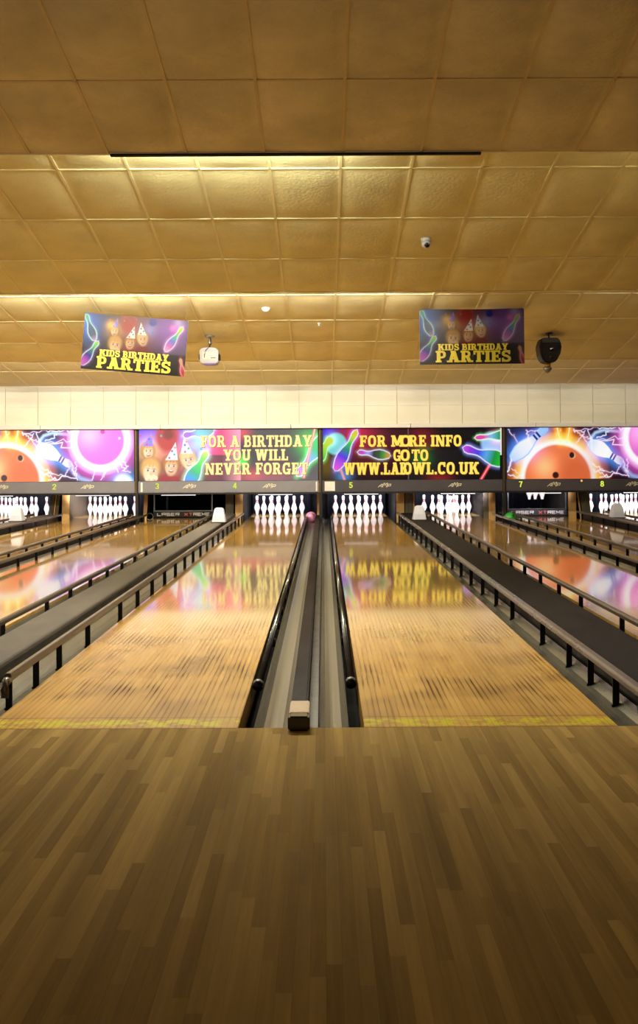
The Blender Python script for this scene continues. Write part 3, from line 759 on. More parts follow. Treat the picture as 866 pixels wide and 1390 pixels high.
        at = me.color_attributes.new('Print', 'FLOAT_COLOR', 'POINT')
        col = np.clip(s.img*gain+lift, 0, 1.0).reshape(-1, 3); col = np.concatenate([col, np.ones((len(col), 1))], 1)
        at.data.foreach_set('color', col.astype(np.float32).ravel())
        me.materials.append(material)
        return me
def print_mat(name, k, base=0.0, rough=0.25):
    t = NT(name)
    at = t.n('ShaderNodeAttribute', {'attribute_name': 'Print'})
    p = t.n('ShaderNodeBsdfPrincipled', None, Roughness=rough)
    t.put(p.inputs['Base Color'], t.mix(1.0, at.outputs[0], (base, base, base, 1), 'MULTIPLY'))
    t.put(p.inputs['Emission Color'], at.outputs[0]); p.inputs['Emission Strength'].default_value = k
    p.inputs['Specular IOR Level'].default_value = 0.2
    return t.surf(p)

def art_balls(seed=3):
    a = Art(246, 68, 440, 122, (14, 10, 20)); rnd = random.Random(seed)
    a.glow(200, 14, 46, (130, 40, 150), 0.5)
    a.glow(70, 68, 66, (200, 80, 10), 0.4)
    # orange ball
    a.disc(70, 68, 66, (226, 120, 30), 16, 1, 0.85); a.disc(70, 68, 59, (255, 200, 90), 9); a.disc(70, 68, 52, (255, 250, 236), 5)
    a.disc(70, 68, 45.5, (236, 120, 70), 3)
    a.glow(52, 52, 20, (255, 190, 130), 0.7); a.disc(96, 62, 24, (196, 84, 44), 22, 1, 0.5)
    a.disc(90, 37, 4.2, (255, 190, 140), 2); a.disc(89.4, 36.5, 3.6, (58, 26, 20), 1.2, 1.15); a.disc(67, 63, 4.4, (60, 28, 20), 1.4)
    # flames
    for x0, x1 in ((69, 74), (87, 83)):
        d = a.seg((x0, -2), (x1, 20)); a.add((255, 170, 40), 0.9*np.exp(-(d/5)**2)); a.over((255, 244, 190), np.clip((1.6-d)/1.6, 0, 1))
    a.bolt((64, 18), (74, 2), rnd, 1, (255, 220, 140), (255, 160, 40))
    # blue pin, left
    a.glow(28, 24, 25, (40, 110, 220), 0.9, 0.9)
    a.pin((7, 41), (56, -2), 10.5, [(190, 220, 255), (236, 242, 255), (250, 250, 255), (170, 205, 255), (150, 200, 255)], (150, 200, 255), (70, 150, 255), 7, 1, (40, 40, 130))
    a.bolt((6, 42), (1, 58), rnd, 2.2, (235, 245, 255), (60, 140, 255))
    # blue pin, right
    a.glow(132, 32, 22, (50, 120, 230), 0.8, 0.8)
    a.pin((114, 20), (160, 47), 10, [(200, 225, 255), (250, 250, 255), (255, 255, 255), (240, 246, 255), (200, 226, 255)], None, (80, 160, 255), 7, 1, (60, 60, 170))
    a.line([(158, 44), (163, 56), (172, 64), (186, 68)], 5, (140, 200, 255), 0.8, 4)
    a.line([(116, 14), (122, 7), (134, 3.5), (158, 6), (166, 8)], 3.5, (190, 220, 255), 0.9, 3)
    a.line([(116, 14), (117, 30)], 3, (240, 246, 255), 0.8, 2)
    # violet ball
    a.disc(200, 14, 52, (226, 90, 200), 20, 1, 0.75); a.disc(200, 14, 44, (255, 190, 250), 7); a.disc(200, 14, 40, (255, 252, 255), 4)
    a.disc(200, 14, 32.5, (224, 110, 206), 3); a.glow(184, 6, 22, (255, 190, 200), 0.6); a.disc(203, 2, 3.2, (200, 60, 150), 1.2); a.disc(226, 11, 1.6, (255, 220, 255), 1.5)
    # blue tail below it
    a.glow(231, 70, 18, (90, 170, 255), 1.2); a.disc(231, 72, 12, (235, 245, 255), 8)
    B = a.bolt
    for p, q in (((2, 2), (8, 10)), ((10, 9), (14, 19)), ((27, 3), (31, 16)), ((30, 5), (44, 3)), ((92, 4), (104, 10)), ((96, 20), (108, 4)), ((104, 10), (112, 24)), ((104, 12), (118, 16)), ((92, 2), (106, 6)), ((112, 3), (116, 14)),
                 ((122, 17), (164, 14)), ((128, 18), (166, 20)), ((124, 14), (140, 6)), ((104, 3), (128, 2)), ((128, 2), (160, 1)), ((118, 48), (134, 58)), ((120, 56), (150, 61)), ((124, 58), (140, 66)), ((150, 61), (157, 50)), ((128, 66), (152, 61)), ((152, 61), (168, 66)),
                 ((160, 44), (166, 62)), ((166, 42), (164, 60)), ((192, 52), (188, 66)), ((206, 52), (200, 66)), ((212, 50), (204, 62)), ((214, 46), (224, 56)), ((230, 38), (236, 48)), ((224, 44), (234, 52)), ((6, 54), (16, 60)), ((2, 62), (22, 66)), ((238, 48), (230, 54)), ((230, 54), (241, 56))):
        B(p, q, rnd, rnd.uniform(0.7, 1.3), (255, 244, 250), rnd.choice([(120, 140, 255), (255, 120, 150), (200, 120, 255)]))
    return a

def kids(a, ox, oy, k, bright=1.0):
    """group of laughing children in party hats; loose painted figures"""
    f = lambda x, y: (ox+x*k, oy+y*k)
    a.glow(*f(50, 34), 44*k, (230, 120, 110), 0.8*bright)
    a.glow(*f(12, 26), 20*k, (255, 200, 60), 0.8*bright)
    a.glow(*f(78, 22), 16*k, (80, 170, 255), 0.8*bright)
    a.disc(*f(38, 10), 15*k, (176, 40, 24), 6*k, 1.3, 0.9)
    a.disc(*f(40, 6), 7*k, (90, 30, 20), 5*k, 1, 0.7)
    for (x, y, c) in ((52, 4, (220, 40, 60)), (30, 8, (40, 170, 160)), (78, 8, (230, 70, 80)), (84, 26, (40, 130, 200)), (2, 8, (220, 60, 90))):
        a.disc(*f(x, y), 1.5*k, c, 0.8)
    a.disc(*f(40, 70), 17*k, (150, 30, 30), 6*k, 0.7); a.disc(*f(66, 64), 13*k, (126, 24, 30), 6*k, 1.0)
    a.face(*f(12, 28), 10*k, (206, 150, 60), (246, 200, 156), hatc=(150, 120, 232), lean=0.5)
    a.face(*f(66, 40), 12.5*k, (226, 190, 124), (244, 192, 152), tilt=-0.15, hatc=(238, 244, 255), lean=-0.3)
    a.face(*f(43, 48), 12.5*k, (186, 118, 44), (240, 184, 140), tilt=0.1, hatc=(250, 244, 246), lean=0.45)
    a.face(*f(15, 54), 15*k, (214, 160, 84), (248, 198, 156), mouth=False, tilt=0.12)
    for i in range(5): a.disc(*f(10+i*3.2, 64-(i % 2)*2), 2.3*k, (250, 206, 168), 1.0, 1.4)

def art_birthday():
    a = Art(242, 68, 440, 122, (30, 24, 30))
    X, Y = a.X, a.Y
    a.over((60, 54, 58), 0.9*np.clip((X-130)/30, 0, 1))
    a.over((214, 60, 110), 0.85*np.clip((X-80)/14, 0, 1)*np.clip((137.5-X)/1, 0, 1)*np.clip((35-Y)/2, 0, 1))
    a.over((120, 40, 60), 0.5*np.clip((X-84)/14, 0, 1)*np.clip((137.5-X)/1, 0, 1)*np.clip((Y-34)/2, 0, 1))
    a.add((255, 200, 210), 0.35*np.clip((X-112)/24, 0, 1)*np.clip((137-X)/1, 0, 1))
    a.glow(140, 4, 14, (230, 60, 80), 0.6); a.glow(140, 42, 9, (40, 220, 60), 1.0); a.glow(152, 64, 22, (230, 60, 70), 0.8, 0.6); a.glow(186, 70, 30, (190, 70, 80), 0.6, 0.7)
    a.over((90, 80, 84), 0.5*np.clip((X-138)/3, 0, 1)*np.clip((Y-46)/20, 0, 1))
    a.glow(6, 4, 24, (60, 40, 240), 1.0); a.glow(74, 6, 26, (60, 80, 250), 0.9)
    kids(a, 0, 0, 1.0)
    a.glow(86, 12, 14, (70, 190, 255), 0.8)
    a.pin((100, 0), (60, 8), 9, [(40, 150, 130), (60, 180, 150), (120, 190, 240), (140, 70, 220), (170, 60, 210)], (245, 240, 255), (120, 200, 255), 3, 0.8)
    a.pin((64, 76), (92, 29), 10, [(60, 110, 220), (60, 140, 220), (40, 170, 120), (60, 200, 80), (120, 220, 80), (210, 235, 90)], (225, 240, 255), (140, 230, 190), 4, 0.95)
    a.glow(232, 20, 22, (30, 200, 60), 0.9)
    a.pin((256, 6), (214, 62), 11, [(120, 220, 60), (40, 180, 70), (40, 170, 110), (120, 160, 240), (200, 120, 230), (220, 130, 220)], (220, 255, 225), (90, 230, 120), 4, 0.85)
    a.line([(238, 0), (223, 64)], 3.2, (255, 90, 90), 1.0, 1.5); a.line([(238, 0), (223, 64)], 1.1, (255, 220, 210), 0.9, 1.0)
    a.over((200, 200, 206), 0.55*np.clip((0.5-abs(X-137))/0.4+0.5, 0, 1))
    return a
def art_info():
    a = Art(242, 68, 440, 122, (22, 17, 19))
    X, Y = a.X, a.Y
    a.glow(44, 6, 30, (190, 20, 70), 1.0, 0.9); a.glow(70, 24, 46, (110, 14, 46), 0.7, 0.8); a.glow(135, 40, 14, (30, 200, 60), 0.9); a.glow(134, 14, 20, (150, 20, 40), 0.6)
    a.glow(156, 67, 18, (230, 40, 40), 0.9, 0.5); a.glow(6, 2, 16, (40, 30, 230), 1.0); a.glow(4, 50, 20, (140, 110, 20), 0.5); a.glow(28, 62, 13, (90, 150, 220), 0.8)
    a.over((34, 30, 33), 0.7*np.clip((X-115.5)/1, 0, 1)*np.clip((Y-28)/2, 0, 1)*np.clip((200-X)/40, 0, 1))
    a.disc(17.5, 20, 14.5, (120, 214, 216), 3); a.glow(12, 14, 10, (230, 255, 255), 0.5); a.disc(12, 15, 2.2, (30, 60, 70), 1)
    a.pin((-14, 44), (12, 12), 11, [(30, 150, 50), (50, 190, 70), (140, 220, 60), (200, 230, 70), (210, 235, 80)], (220, 255, 200), (120, 230, 90), 3)
    a.pin((17, 54), (46, 2), 8.5, [(236, 90, 220), (190, 80, 230), (90, 60, 230), (40, 140, 130), (60, 200, 90), (210, 220, 50), (240, 190, 40)], (235, 245, 255), (160, 120, 255), 3)
    a.line([(24, 54), (29, 68)], 3, (250, 160, 170), 0.9, 1.5)
    a.pin((90, 36), (47, 31), 7, [(240, 150, 60), (90, 160, 60), (36, 90, 50), (50, 50, 60), (170, 170, 255), (200, 70, 210), (220, 60, 190)], (240, 230, 255), (120, 150, 120), 2.5, 0.9)
    a.disc(229, 20, 15, (150, 190, 230), 4); a.glow(236, 14, 12, (255, 140, 170), 0.7); a.glow(222, 26, 8, (80, 120, 255), 0.4)
    a.pin((262, 8), (206, 13), 7.5, [(40, 180, 50), (60, 190, 40), (30, 160, 60), (120, 190, 240), (230, 70, 170), (240, 70, 180)], (235, 255, 235), (120, 220, 120), 2)
    a.line([(225, 50), (214, 68)], 4.2, (240, 60, 70), 1, 1.5); a.line([(225, 50), (214, 68)], 1.2, (255, 180, 180), 0.9, 1)
    a.pin((252, 46), (190, 26), 11, [(30, 190, 60), (40, 190, 60), (30, 150, 60), (90, 170, 230), (70, 70, 230), (140, 60, 220), (210, 80, 230)], (240, 240, 255), (140, 160, 255), 3)
    a.over((14, 12, 14), ((X > 239.5) & (Y > 36)).astype(float)); a.over((240, 225, 225), ((X > 239.8) & (Y < 36)).astype(float))
    a.over((150, 140, 140), 0.6*np.clip((0.45-abs(X-115.5))/0.4+0.5, 0, 1))
    return a
def art_party():
    a = Art(141, 76, 300, 162, (26, 20, 28)); X, Y = a.X, a.Y
    a.glow(4, 14, 26, (20, 90, 210), 1.1); a.glow(6, 40, 16, (40, 60, 120), 0.4)
    a.glow(118, 12, 34, (140, 70, 200), 0.9); a.glow(121, 12, 5, (255, 90, 180), 0.9); a.glow(128, 4, 8, (220, 220, 255), 0.5); a.glow(141, 40, 40, (150, 130, 170), 0.35)
    kids(a, 33, 1, 0.72, 0.6)
    a.glow(36, 14, 7, (240, 190, 30), 0.8); a.disc(93, 6, 5, (40, 40, 170), 2); a.disc(61, 9, 6, (170, 24, 20), 3, 1.2)
    a.over((24, 18, 24), 0.96*np.clip((Y-46)/3, 0, 1))
    P = [(230, 90, 220), (110, 80, 240), (60, 170, 210), (70, 210, 120), (190, 230, 60), (220, 235, 60)]
    a.pin((16, 36), (2, 2), 6, [(220, 160, 240), (40, 60, 60), (20, 30, 30), (30, 60, 50), (40, 200, 170), (60, 210, 90)], (210, 245, 240), (60, 150, 220), 2.5, 0.75)
    a.pin((1, 70), (21, 37), 6.5, [(230, 120, 230), (190, 80, 230), (40, 40, 180), (30, 130, 140), (90, 220, 110), (180, 230, 50)], (220, 240, 255), (150, 110, 230), 2.5)
    a.pin((113, 43), (134, 9), 6, [(240, 190, 250), (220, 110, 230), (110, 130, 240), (60, 200, 170), (170, 230, 60), (220, 240, 80)], (245, 235, 255), (210, 140, 240), 2.5)
    a.pin((140, 76), (134, 52), 3.5, [(240, 60, 60), (220, 50, 70), (230, 120, 150), (200, 220, 90), (190, 225, 80)], (255, 190, 200), (230, 60, 80), 2, 0.9)
    return a

M['sign_lo'] = print_mat('backlit_print_hazed', 1.12)  # glare over the left signs, put into the print as extra brightness
M['sign_hi'] = print_mat('backlit_print', 0.95)
M['gold_sign'] = emit('backlit_gold_lettering', rgb(255, 226, 96), 1.05)
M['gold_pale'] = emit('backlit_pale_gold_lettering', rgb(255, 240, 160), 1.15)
M['amber_edge'] = emit('backlit_amber_edge', rgb(206, 120, 30), 0.8)
M['banner'] = print_mat('banner_print', 0.0, 0.21, 0.4)
M['gold'] = mat('gold_print', rgb(172, 152, 26), 0.45, var=0.12, scale=9)
M['goldedge'] = mat('amber_print', rgb(84, 46, 10), 0.5)

UNIT_W = 3.325; ART_Z0, ART_Z1 = 0.725, 1.672
PX = UNIT_W/246.0
def digit_polys(ch):
    w = 0.17
    D = {'2': stroke([(0.08, 0.76)]+sup(0.31, 0.70, 0.22, 0.215, 170, -30, 10, 2)+[(0.10, 0.09)], w)+[R_(0.03, 0, 0.58, 0.16)],
         '3': stroke(sup(0.29, 0.72, 0.2, 0.2, 160, -90, 10, 2)+[(0.24, 0.52)], w)+stroke([(0.24, 0.52)]+sup(0.29, 0.28, 0.22, 0.205, 90, -160, 10, 2), w),
         '4': [R_(0.34, 0, 0.52, 1), R_(0.02, 0.2, 0.62, 0.36)]+stroke([(0.40, 0.95), (0.1, 0.28)], w),
         '5': [R_(0.08, 0.84, 0.55, 1), R_(0.08, 0.45, 0.24, 1)]+stroke([(0.12, 0.55)]+sup(0.29, 0.32, 0.22, 0.24, 100, -160, 12, 2), w),
         '7': [R_(0.03, 0.84, 0.58, 1)]+stroke([(0.49, 0.9), (0.34, 0.5), (0.24, 0)], w),
         '8': stroke(sup(0.3, 0.73, 0.17, 0.19, 0, 340, 14, 2), w, True)+stroke(sup(0.3, 0.28, 0.21, 0.2, 0, 340, 14, 2), w, True)}
    return D[ch]
def logo_polys():
    # slanted wide wordmark whose middle letter arches above its neighbours
    sk = lambda pl: [[(x+0.35*y, y) for x, y in p] for p in pl]
    p = stroke([(0, 0), (0.7, 0.92), (1.0, 0.92), (1.0, 0)], 0.17)+[R_(0.35, 0.28, 1.0, 0.42)]
    p += stroke([(1.32, 0), (1.32, 1.2), (1.58, 1.2), (1.85, 0.5), (2.12, 1.2), (2.38, 1.2), (2.38, 0)], 0.17)
    p += stroke([(2.7, 0), (2.7, 0.92), (3.5, 0.92), (3.5, 0.4), (2.7, 0.4)], 0.17)
    return sk(p)
def place(polys, x, z, sx, sz): return [[(x+a*sx, z+b*sz) for a, b in p] for p in polys]

def masking(x, art, lo, label, texts, nums, logos, stickers, seam):
    t = thing('masking_unit', label, 'illuminated sign', (x, MASK_Y, 0))
    W2 = UNIT_W/2
    MB().box(-W2-0.005, W2+0.005, 0.004, 0.10, ART_Z0-0.005, ART_Z1+0.022).build('light_box', M['black'], t, bevel=0.003)
    me = art.grid('art_panel', UNIT_W-0.02, ART_Z1-ART_Z0, M['sign_lo' if lo else 'sign_hi'], 0.06 if lo else 0.0, 1.3 if lo else 1.0)  # left art lifted and brightened to paint in the washed-out glare
    ap = link('art_panel', me, t, (0, 0, ART_Z0))
    px = lambda u: (u/art.w-0.5)*(UNIT_W-0.02)
    pz = lambda v: ART_Z1-(v/art.h)*(ART_Z1-ART_Z0)
    for s, u0, u1, v0, v1 in texts:
        e = 0.5
        for dx, dz, mm, dep in ((0.6, 0.6, 'amber_edge', 0.003), (0, 0, 'gold_pale' if lo else 'gold_sign', 0.006)):
            pol = text_polys(s, px(u0+dx), px(u1+dx), pz(v1+dz), pz(v0+dz)) if not isinstance(s, list) else sum([text_polys(c, px(a+dx), px(b+dx), pz(v1+dz), pz(v0+dz)) for c, a, b in s], [])
            o = flat_solid(pol, dep).build('lettering' if mm != 'amber_edge' else 'lettering_shadow', M[mm], ap, (0, 0, -ART_Z0))
    sm = M['striphaze' if lo else 'strip']
    ns = MB().box(-W2-0.004, W2+0.004, -0.03, 0.09, 0.507, ART_Z0-0.006).build('number_strip', sm, t, bevel=0.006)
    MB().box(-W2-0.005, W2+0.005, -0.02, 0.10, 0.475, 0.506).build('lower_edge', M['black'], t, bevel=0.003)
    for ch, u in nums:
        flat_solid(place(digit_polys(ch), px(u)-0.03, 0.578, 0.12, 0.105), 0.004).build('lane_number', M['numgreen'], ns, (0, -0.031, 0))
    for u in logos:
        flat_solid(place(logo_polys(), px(u)-0.12, 0.588, 0.063, 0.062), 0.003).build('logo', M['logo'], ns, (0, -0.031, 0))
    for u, w in stickers:
        MB().box(px(u)-w/2, px(u)+w/2, -0.004, 0, 0.525, 0.70).build('sticker', M['sticker'], ns, (0, -0.031, 0))
    return t
balls = art_balls()
UX = lambda k: -1.755+3.40*k
G1 = [('FOR A BIRTHDAY', 83.5, 234, 8, 23.5), ('YOU WILL', 114, 202, 26.5, 41.5), ('NEVER FORGET', 89, 228.5, 44.5, 60)]
G2 = [([('FOR M', 49.5, 109), ('O', 104, 120), ('RE INFO', 116.5, 188)], 0, 0, 9, 24), ([('G', 95, 106), ('O', 104.5, 118), ('TO', 120, 143)], 0, 0, 28, 43), ([('WWW.LAB', 28, 114), ('OWL.CO.UK', 108.5, 211)], 0, 0, 45, 61)]
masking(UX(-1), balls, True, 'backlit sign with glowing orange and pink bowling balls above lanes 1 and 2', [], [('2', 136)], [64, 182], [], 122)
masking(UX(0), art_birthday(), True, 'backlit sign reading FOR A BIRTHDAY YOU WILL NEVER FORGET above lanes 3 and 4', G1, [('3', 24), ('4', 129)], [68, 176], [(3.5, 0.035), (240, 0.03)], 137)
masking(UX(1), art_info(), False, 'black backlit sign reading FOR MORE INFO GO TO above lanes 5 and 6', G2, [('5', 37)], [83, 178], [(9, 0.19)], 115)
masking(UX(2), balls, False, 'backlit sign with glowing orange and violet bowling balls above lanes 7 and 8', [], [('7', 18), ('8', 130)], [64, 172], [], 122)
led = None
# small amber lamp on the number strip of the right sign
u7 = UX(2)
# posts between the signs
for k, (xx, w) in enumerate(((-6.86, 'outermost black sign post at the far left'), (-3.455, 'black sign post between the pink ball sign and the birthday sign'), (-0.055, 'black sign post between the two lettered signs'), (3.345, 'black sign post between the web address sign and the orange ball sign'), (6.745, 'outermost black sign post at the far right'))):
    t = thing('sign_post', w, 'post', (xx, MASK_Y-0.02, -0.20))
    MB().box(-0.028, 0.028, 0.0, 0.14, 0.0, ART_Z1+0.22).build('upright', M['black'], t, bevel=0.004)
    MB().box(-0.016, -0.008, -0.008, 0.0, 0.70, ART_Z1+0.2).build('edge_strip', M['brass'], t)
# amber lamp
t = [o for o in C.objects if o.name.startswith('masking_unit')][-1]
MB().lathe([(0, -0.012), (0.014, -0.01), (0.02, 0.0)], 12, axis='y', o=(-0.28, -0.031, 0.688)).build('indicator_lamp', M['led'], t)

# sweep bars on lanes 3 and 7
def seg_letters(s, x0, x1, z0, z1):
    q = {'L': [[(0, 1), (0, 0), (1, 0)]], 'A': [[(0, 0), (0, 1), (1, 1), (1, 0)], [(0, .45), (1, .45)]], 'S': [[(1, 1), (0, 1), (0, .5), (1, .5), (1, 0), (0, 0)]],
         'E': [[(1, 1), (0, 1), (0, 0), (1, 0)], [(0, .5), (.85, .5)]], 'R': [[(0, 0), (0, 1), (1, 1), (1, .5), (0, .5)], [(.5, .5), (1, 0)]],
         'X': [[(0, 0), (1, 1)], [(0, 1), (1, 0)]], 'T': [[(0, 1), (1, 1)], [(.5, 1), (.5, 0)]], 'M': [[(0, 0), (0, 1), (.5, .35), (1, 1), (1, 0)]], ' ': []}
    n = len(s); cw = (x1-x0)/n; out = []
    for i, c in enumerate(s):
        for pl in q[c]: out += stroke([(x0+cw*(i+0.1)+a*cw*0.72, z0+b*(z1-z0)) for a, b in pl], 0.017)
    return out
for n, side in ((3, 'left'), (7, 'left')):
    t = thing('sweep_bar', ('black' if n == 3 else 'charcoal')+' sweep bar with white lettering across the end of %s' % ORD[n], 'sweep bar', (LANE_X[n], 22.62, 0.0))
    bl = MB().box(-0.56, 0.56, 0, 0.04, 0.012, 0.125).build('blade', M['strip' if n == 7 else 'black'], t, bevel=0.006)
    MB().box(-0.57, 0.57, -0.012, 0.05, 0.125, 0.142).build('top_rail', M['steel'], t, bevel=0.004)
    flat_solid(seg_letters('LASER', -0.50, -0.06, 0.045, 0.092), 0.003).build('lettering', M['barw'], bl, (0, -0.001, 0))
    flat_solid(seg_letters('X', 0.02, 0.105, 0.045, 0.092)+seg_letters('T', 0.11, 0.19, 0.045, 0.092), 0.003).build('lettering', M['barr'], bl, (0, -0.001, 0))
    flat_solid(seg_letters('REME', 0.195, 0.52, 0.045, 0.092), 0.003).build('lettering', M['barw'], bl, (0, -0.001, 0))
    for sx in (-1, 1):
        MB().box(-0.012, 0.012, 0, 0.03, 0.01, 0.62).build('arm', M['steel'], t, (sx*0.555, 0.03, 0), bevel=0.003)
    if n == 3:
        MB().lathe([(0.075, -0.01), (0.075, 0.01), (0.055, 0.01), (0.055, -0.01), (0.075, -0.01)], 20, axis='y', o=(0, 0, 0)).build('arm_ring', M['steel'], t, (-0.628, -0.06, 0.03))

# ------------------------------------------------------------------ hanging banners
def banner(name, centre, W, Hh, roll, label, bow, sag, ceil_z):
    a = art_party()
    def bend(x, y, z):
        u = x/(W/2)
        return x, y+bow*(u*u-1), z-sag*(1-u*u)*np.clip(z/Hh, 0, 1)-0.3*sag*(1-u*u)
    t = thing(name, label, 'banner', centre)
    me = a.grid('printed_sheet', W, Hh, M['banner'], 0, 1.0, bend)
    ps_ = link('printed_sheet', me, t, (0, 0, -Hh/2))
    fb = lambda v: tuple(float(q) for q in bend(np.array(v[0]), np.array(v[1]), np.array(v[2])))
    # thin backing so the board has a thickness
    vs = []; n = 16
    for z in (0, Hh):
        for i in range(n+1):
            for dy in (0.002, 0.006): vs.append(fb(((i/n-0.5)*W, dy, z)))
    fs = []; r = 2*(n+1)
    for i in range(n):
        b = i*2
        fs += [(b, b+2, r+b+2, r+b), (b+1, r+b+1, r+b+3, b+3), (b, b+1, b+3, b+2), (r+b, r+b+2, r+b+3, r+b+1)]
    fs += [(0, r, r+1, 1), (2*n, 2*n+1, r+2*n+1, r+2*n)]
    MB().add(vs, fs).build('backing_board', M['hood'], t, (0, 0, -Hh/2))
    for s, u0, u1, v0, v1 in (('KIDS BIRTHDAY', 0.17, 0.836, 0.63, 0.745), ('PARTIES', 0.148, 0.867, 0.755, 0.963)):
        for dd, mm, dep in ((0.004, 'goldedge', 0.002), (0, 'gold', 0.007)):
            x0, x1 = (u0+dd-0.5)*W, (u1+dd-0.5)*W; z1, z0 = (1-v0-dd)*Hh, (1-v1-dd)*Hh
            flat_solid(text_polys(s, x0, x1, z0, z1), dep, fb).build('lettering' if mm == 'gold' else 'lettering_shadow', M[mm], ps_)
    t.rotation_euler = (0, roll, 0)
    for sx in (-1, 1):
        R = Matrix.Rotation(roll, 4, 'Y'); p = R @ Vector((sx*W*0.47, 0.004, Hh/2-0.01-0.0))
        top = ceil_z-(p.z+centre[2]); q = R.inverted() @ Vector((p.x, 0.004, p.z+top))
        MB().tube([(sx*W*0.47, 0.004, Hh/2-0.012), q], 0.0025, 6).build('cord', M['cord'], t)
    return t
BY = 15.0; fk = 1600/BY
cz = C0[1]+(C1[1]-C0[1])*(BY-C0[0])/(C1[0]-C0[0])
banner('hanging_banner', ((183.5-439)/fk, BY, CAM_Z+(622-466.5)/fk), 141/fk, 76/fk, math.radians(4.9), 'printed party banner hanging tilted from the ceiling on the left', 0.0, 0.0, cz)
banner('hanging_banner', ((641.5-439)/fk, BY, CAM_Z+(622-457.5)/fk), 142/fk, 76/fk, math.radians(-0.3), 'printed party banner hanging level and bowed from the ceiling on the right', 0.10, 0.02, cz)

# ------------------------------------------------------------------ ceiling fittings
def ceil_z(y):
    for p, q in ((A0, A1), (B0, B1), (C0, C1), (D0, D1)):
        if p[0] <= y < q[0]: return p[1]+(q[1]-p[1])*(y-p[0])/(q[0]-p[0])
# projector with cables, seen from behind
py = 16.3; z = ceil_z(py)-0.015
t = thing('projector', 'white ceiling projector with dangling cable beside the tilted banner', 'projector', (-1.565, py, z-0.39))
MB().lathe([(0, 0.0), (0.07, 0.0), (0.07, -0.012), (0.02, -0.02), (0.0, -0.02)], 18, o=(0, 0, 0.39)).build('ceiling_plate', M['steel'], t)
MB().tube([(0, 0, 0.38), (0, 0, 0.22)], 0.014, 10).build('pole', M['steel'], t)
body = MB()
pr = [(-0.125, 0.02), (-0.10, 0.005), (0.10, 0.005), (0.125, 0.02), (0.13, 0.17), (0.115, 0.205), (0.05, 0.222), (-0.05, 0.222), (-0.115, 0.205), (-0.13, 0.17)]
pb = body.sweep(pr, -0.12, 0.14).build('body', M['hood'], t, bevel=0.012)
MB().sweep([(-0.11, 0.005), (-0.06, -0.012), (0.06, -0.012), (0.11, 0.005)], -0.11, 0.13).build('base_rim', M['purple'], t, bevel=0.003)['label'] = 'violet underside rim'
for sx in (-1, 1):
    MB().box(sx*0.128-0.015, sx*0.128+0.015, -0.09, 0.10, 0.05, 0.14).build('side_vent', M['maroon'], pb, bevel=0.008)
MB().box(-0.09, 0.09, -0.124, -0.119, 0.06, 0.16).build('rear_plate', M['sticker'], pb, bevel=0.002)
for i in range(3): MB().box(0.03+i*0.022, 0.045+i*0.022, -0.128, -0.122, 0.07, 0.085).build('socket', M['cord'], pb)
MB().tube([(0.015, -0.01, 0.36), (0.03, -0.04, 0.28), (0.0, -0.1, 0.225), (-0.04, -0.14, 0.18), (-0.055, -0.145, 0.12), (-0.06, -0.128, 0.085)], 0.006, 8).build('cable', M['cord'], t)
MB().lathe([(0.035, 0.0), (0.04, 0.02), (0.03, 0.03), (0, 0.028)], 16, axis='y', o=(0, 0.14, 0.1)).build('lens', M['lens'], t)
# dark scanner lamp on the right
t = thing('effect_light', 'dark plum disco effect light with brass neck hanging right of the level banner', 'stage light', (3.12, 16.25, ceil_z(16.25)-0.57))
zc = 0.555
MB().lathe([(0, 0), (0.05, 0), (0.05, -0.01), (0, -0.015)], 14, o=(0, 0, zc)).build('ceiling_plate', M['post'], t)
MB().tube([(-0.01, 0, zc-0.01), (0, 0, 0.47)], 0.012, 8).build('pole', M['post'], t)
pr = [(-0.045, 0.145), (-0.10, 0.17), (-0.135, 0.25), (-0.15, 0.36), (-0.14, 0.41), (-0.12, 0.47), (-0.10, 0.485), (0.10, 0.485), (0.12, 0.47), (0.145, 0.41), (0.155, 0.36), (0.14, 0.27), (0.085, 0.17), (0.045, 0.145)]
eh = MB().sweep(pr, -0.10, 0.22).build('housing', M['maroon'], t, bevel=0.012)
MB().sweep([(-0.115, 0.42), (-0.105, 0.478), (0.105, 0.478), (0.12, 0.42)], -0.112, -0.09).build('top_plate', M['black'], eh, bevel=0.004)
pr2 = [(-0.07, 0.16), (-0.095, 0.22), (-0.105, 0.39), (0.10, 0.39), (0.095, 0.24), (0.065, 0.16)]
MB().sweep(pr2, -0.116, -0.098).build('rear_panel', M['maroon'], eh, bevel=0.006)
MB().lathe([(0.0, 0), (0.022, 0), (0.03, -0.008), (0.022, -0.012), (0.0, -0.004)], 16, axis='y', o=(0.01, -0.115, 0.325)).build('socket', M['lens'], eh)
MB().lathe([(0.0, 0), (0.02, 0), (0.024, -0.006), (0.0, -0.006)], 14, axis='y', o=(0.005, -0.115, 0.22)).build('fan_cap', M['black'], eh)
MB().lathe([(0.0, 0.15), (0.042, 0.15), (0.040, 0.10), (0.036, 0.075), (0.0, 0.075)], 16, o=(-0.02, 0, 0)).build('neck', M['brass'], t)['label'] = 'brass coloured neck'
MB().lathe([(0.045, 0.09), (0.062, 0.078), (0.06, 0.055), (0.03, 0.018), (0.0, 0.0)], 18, o=(-0.025, 0, 0)).build('mirror_tip', M['steel'], t)
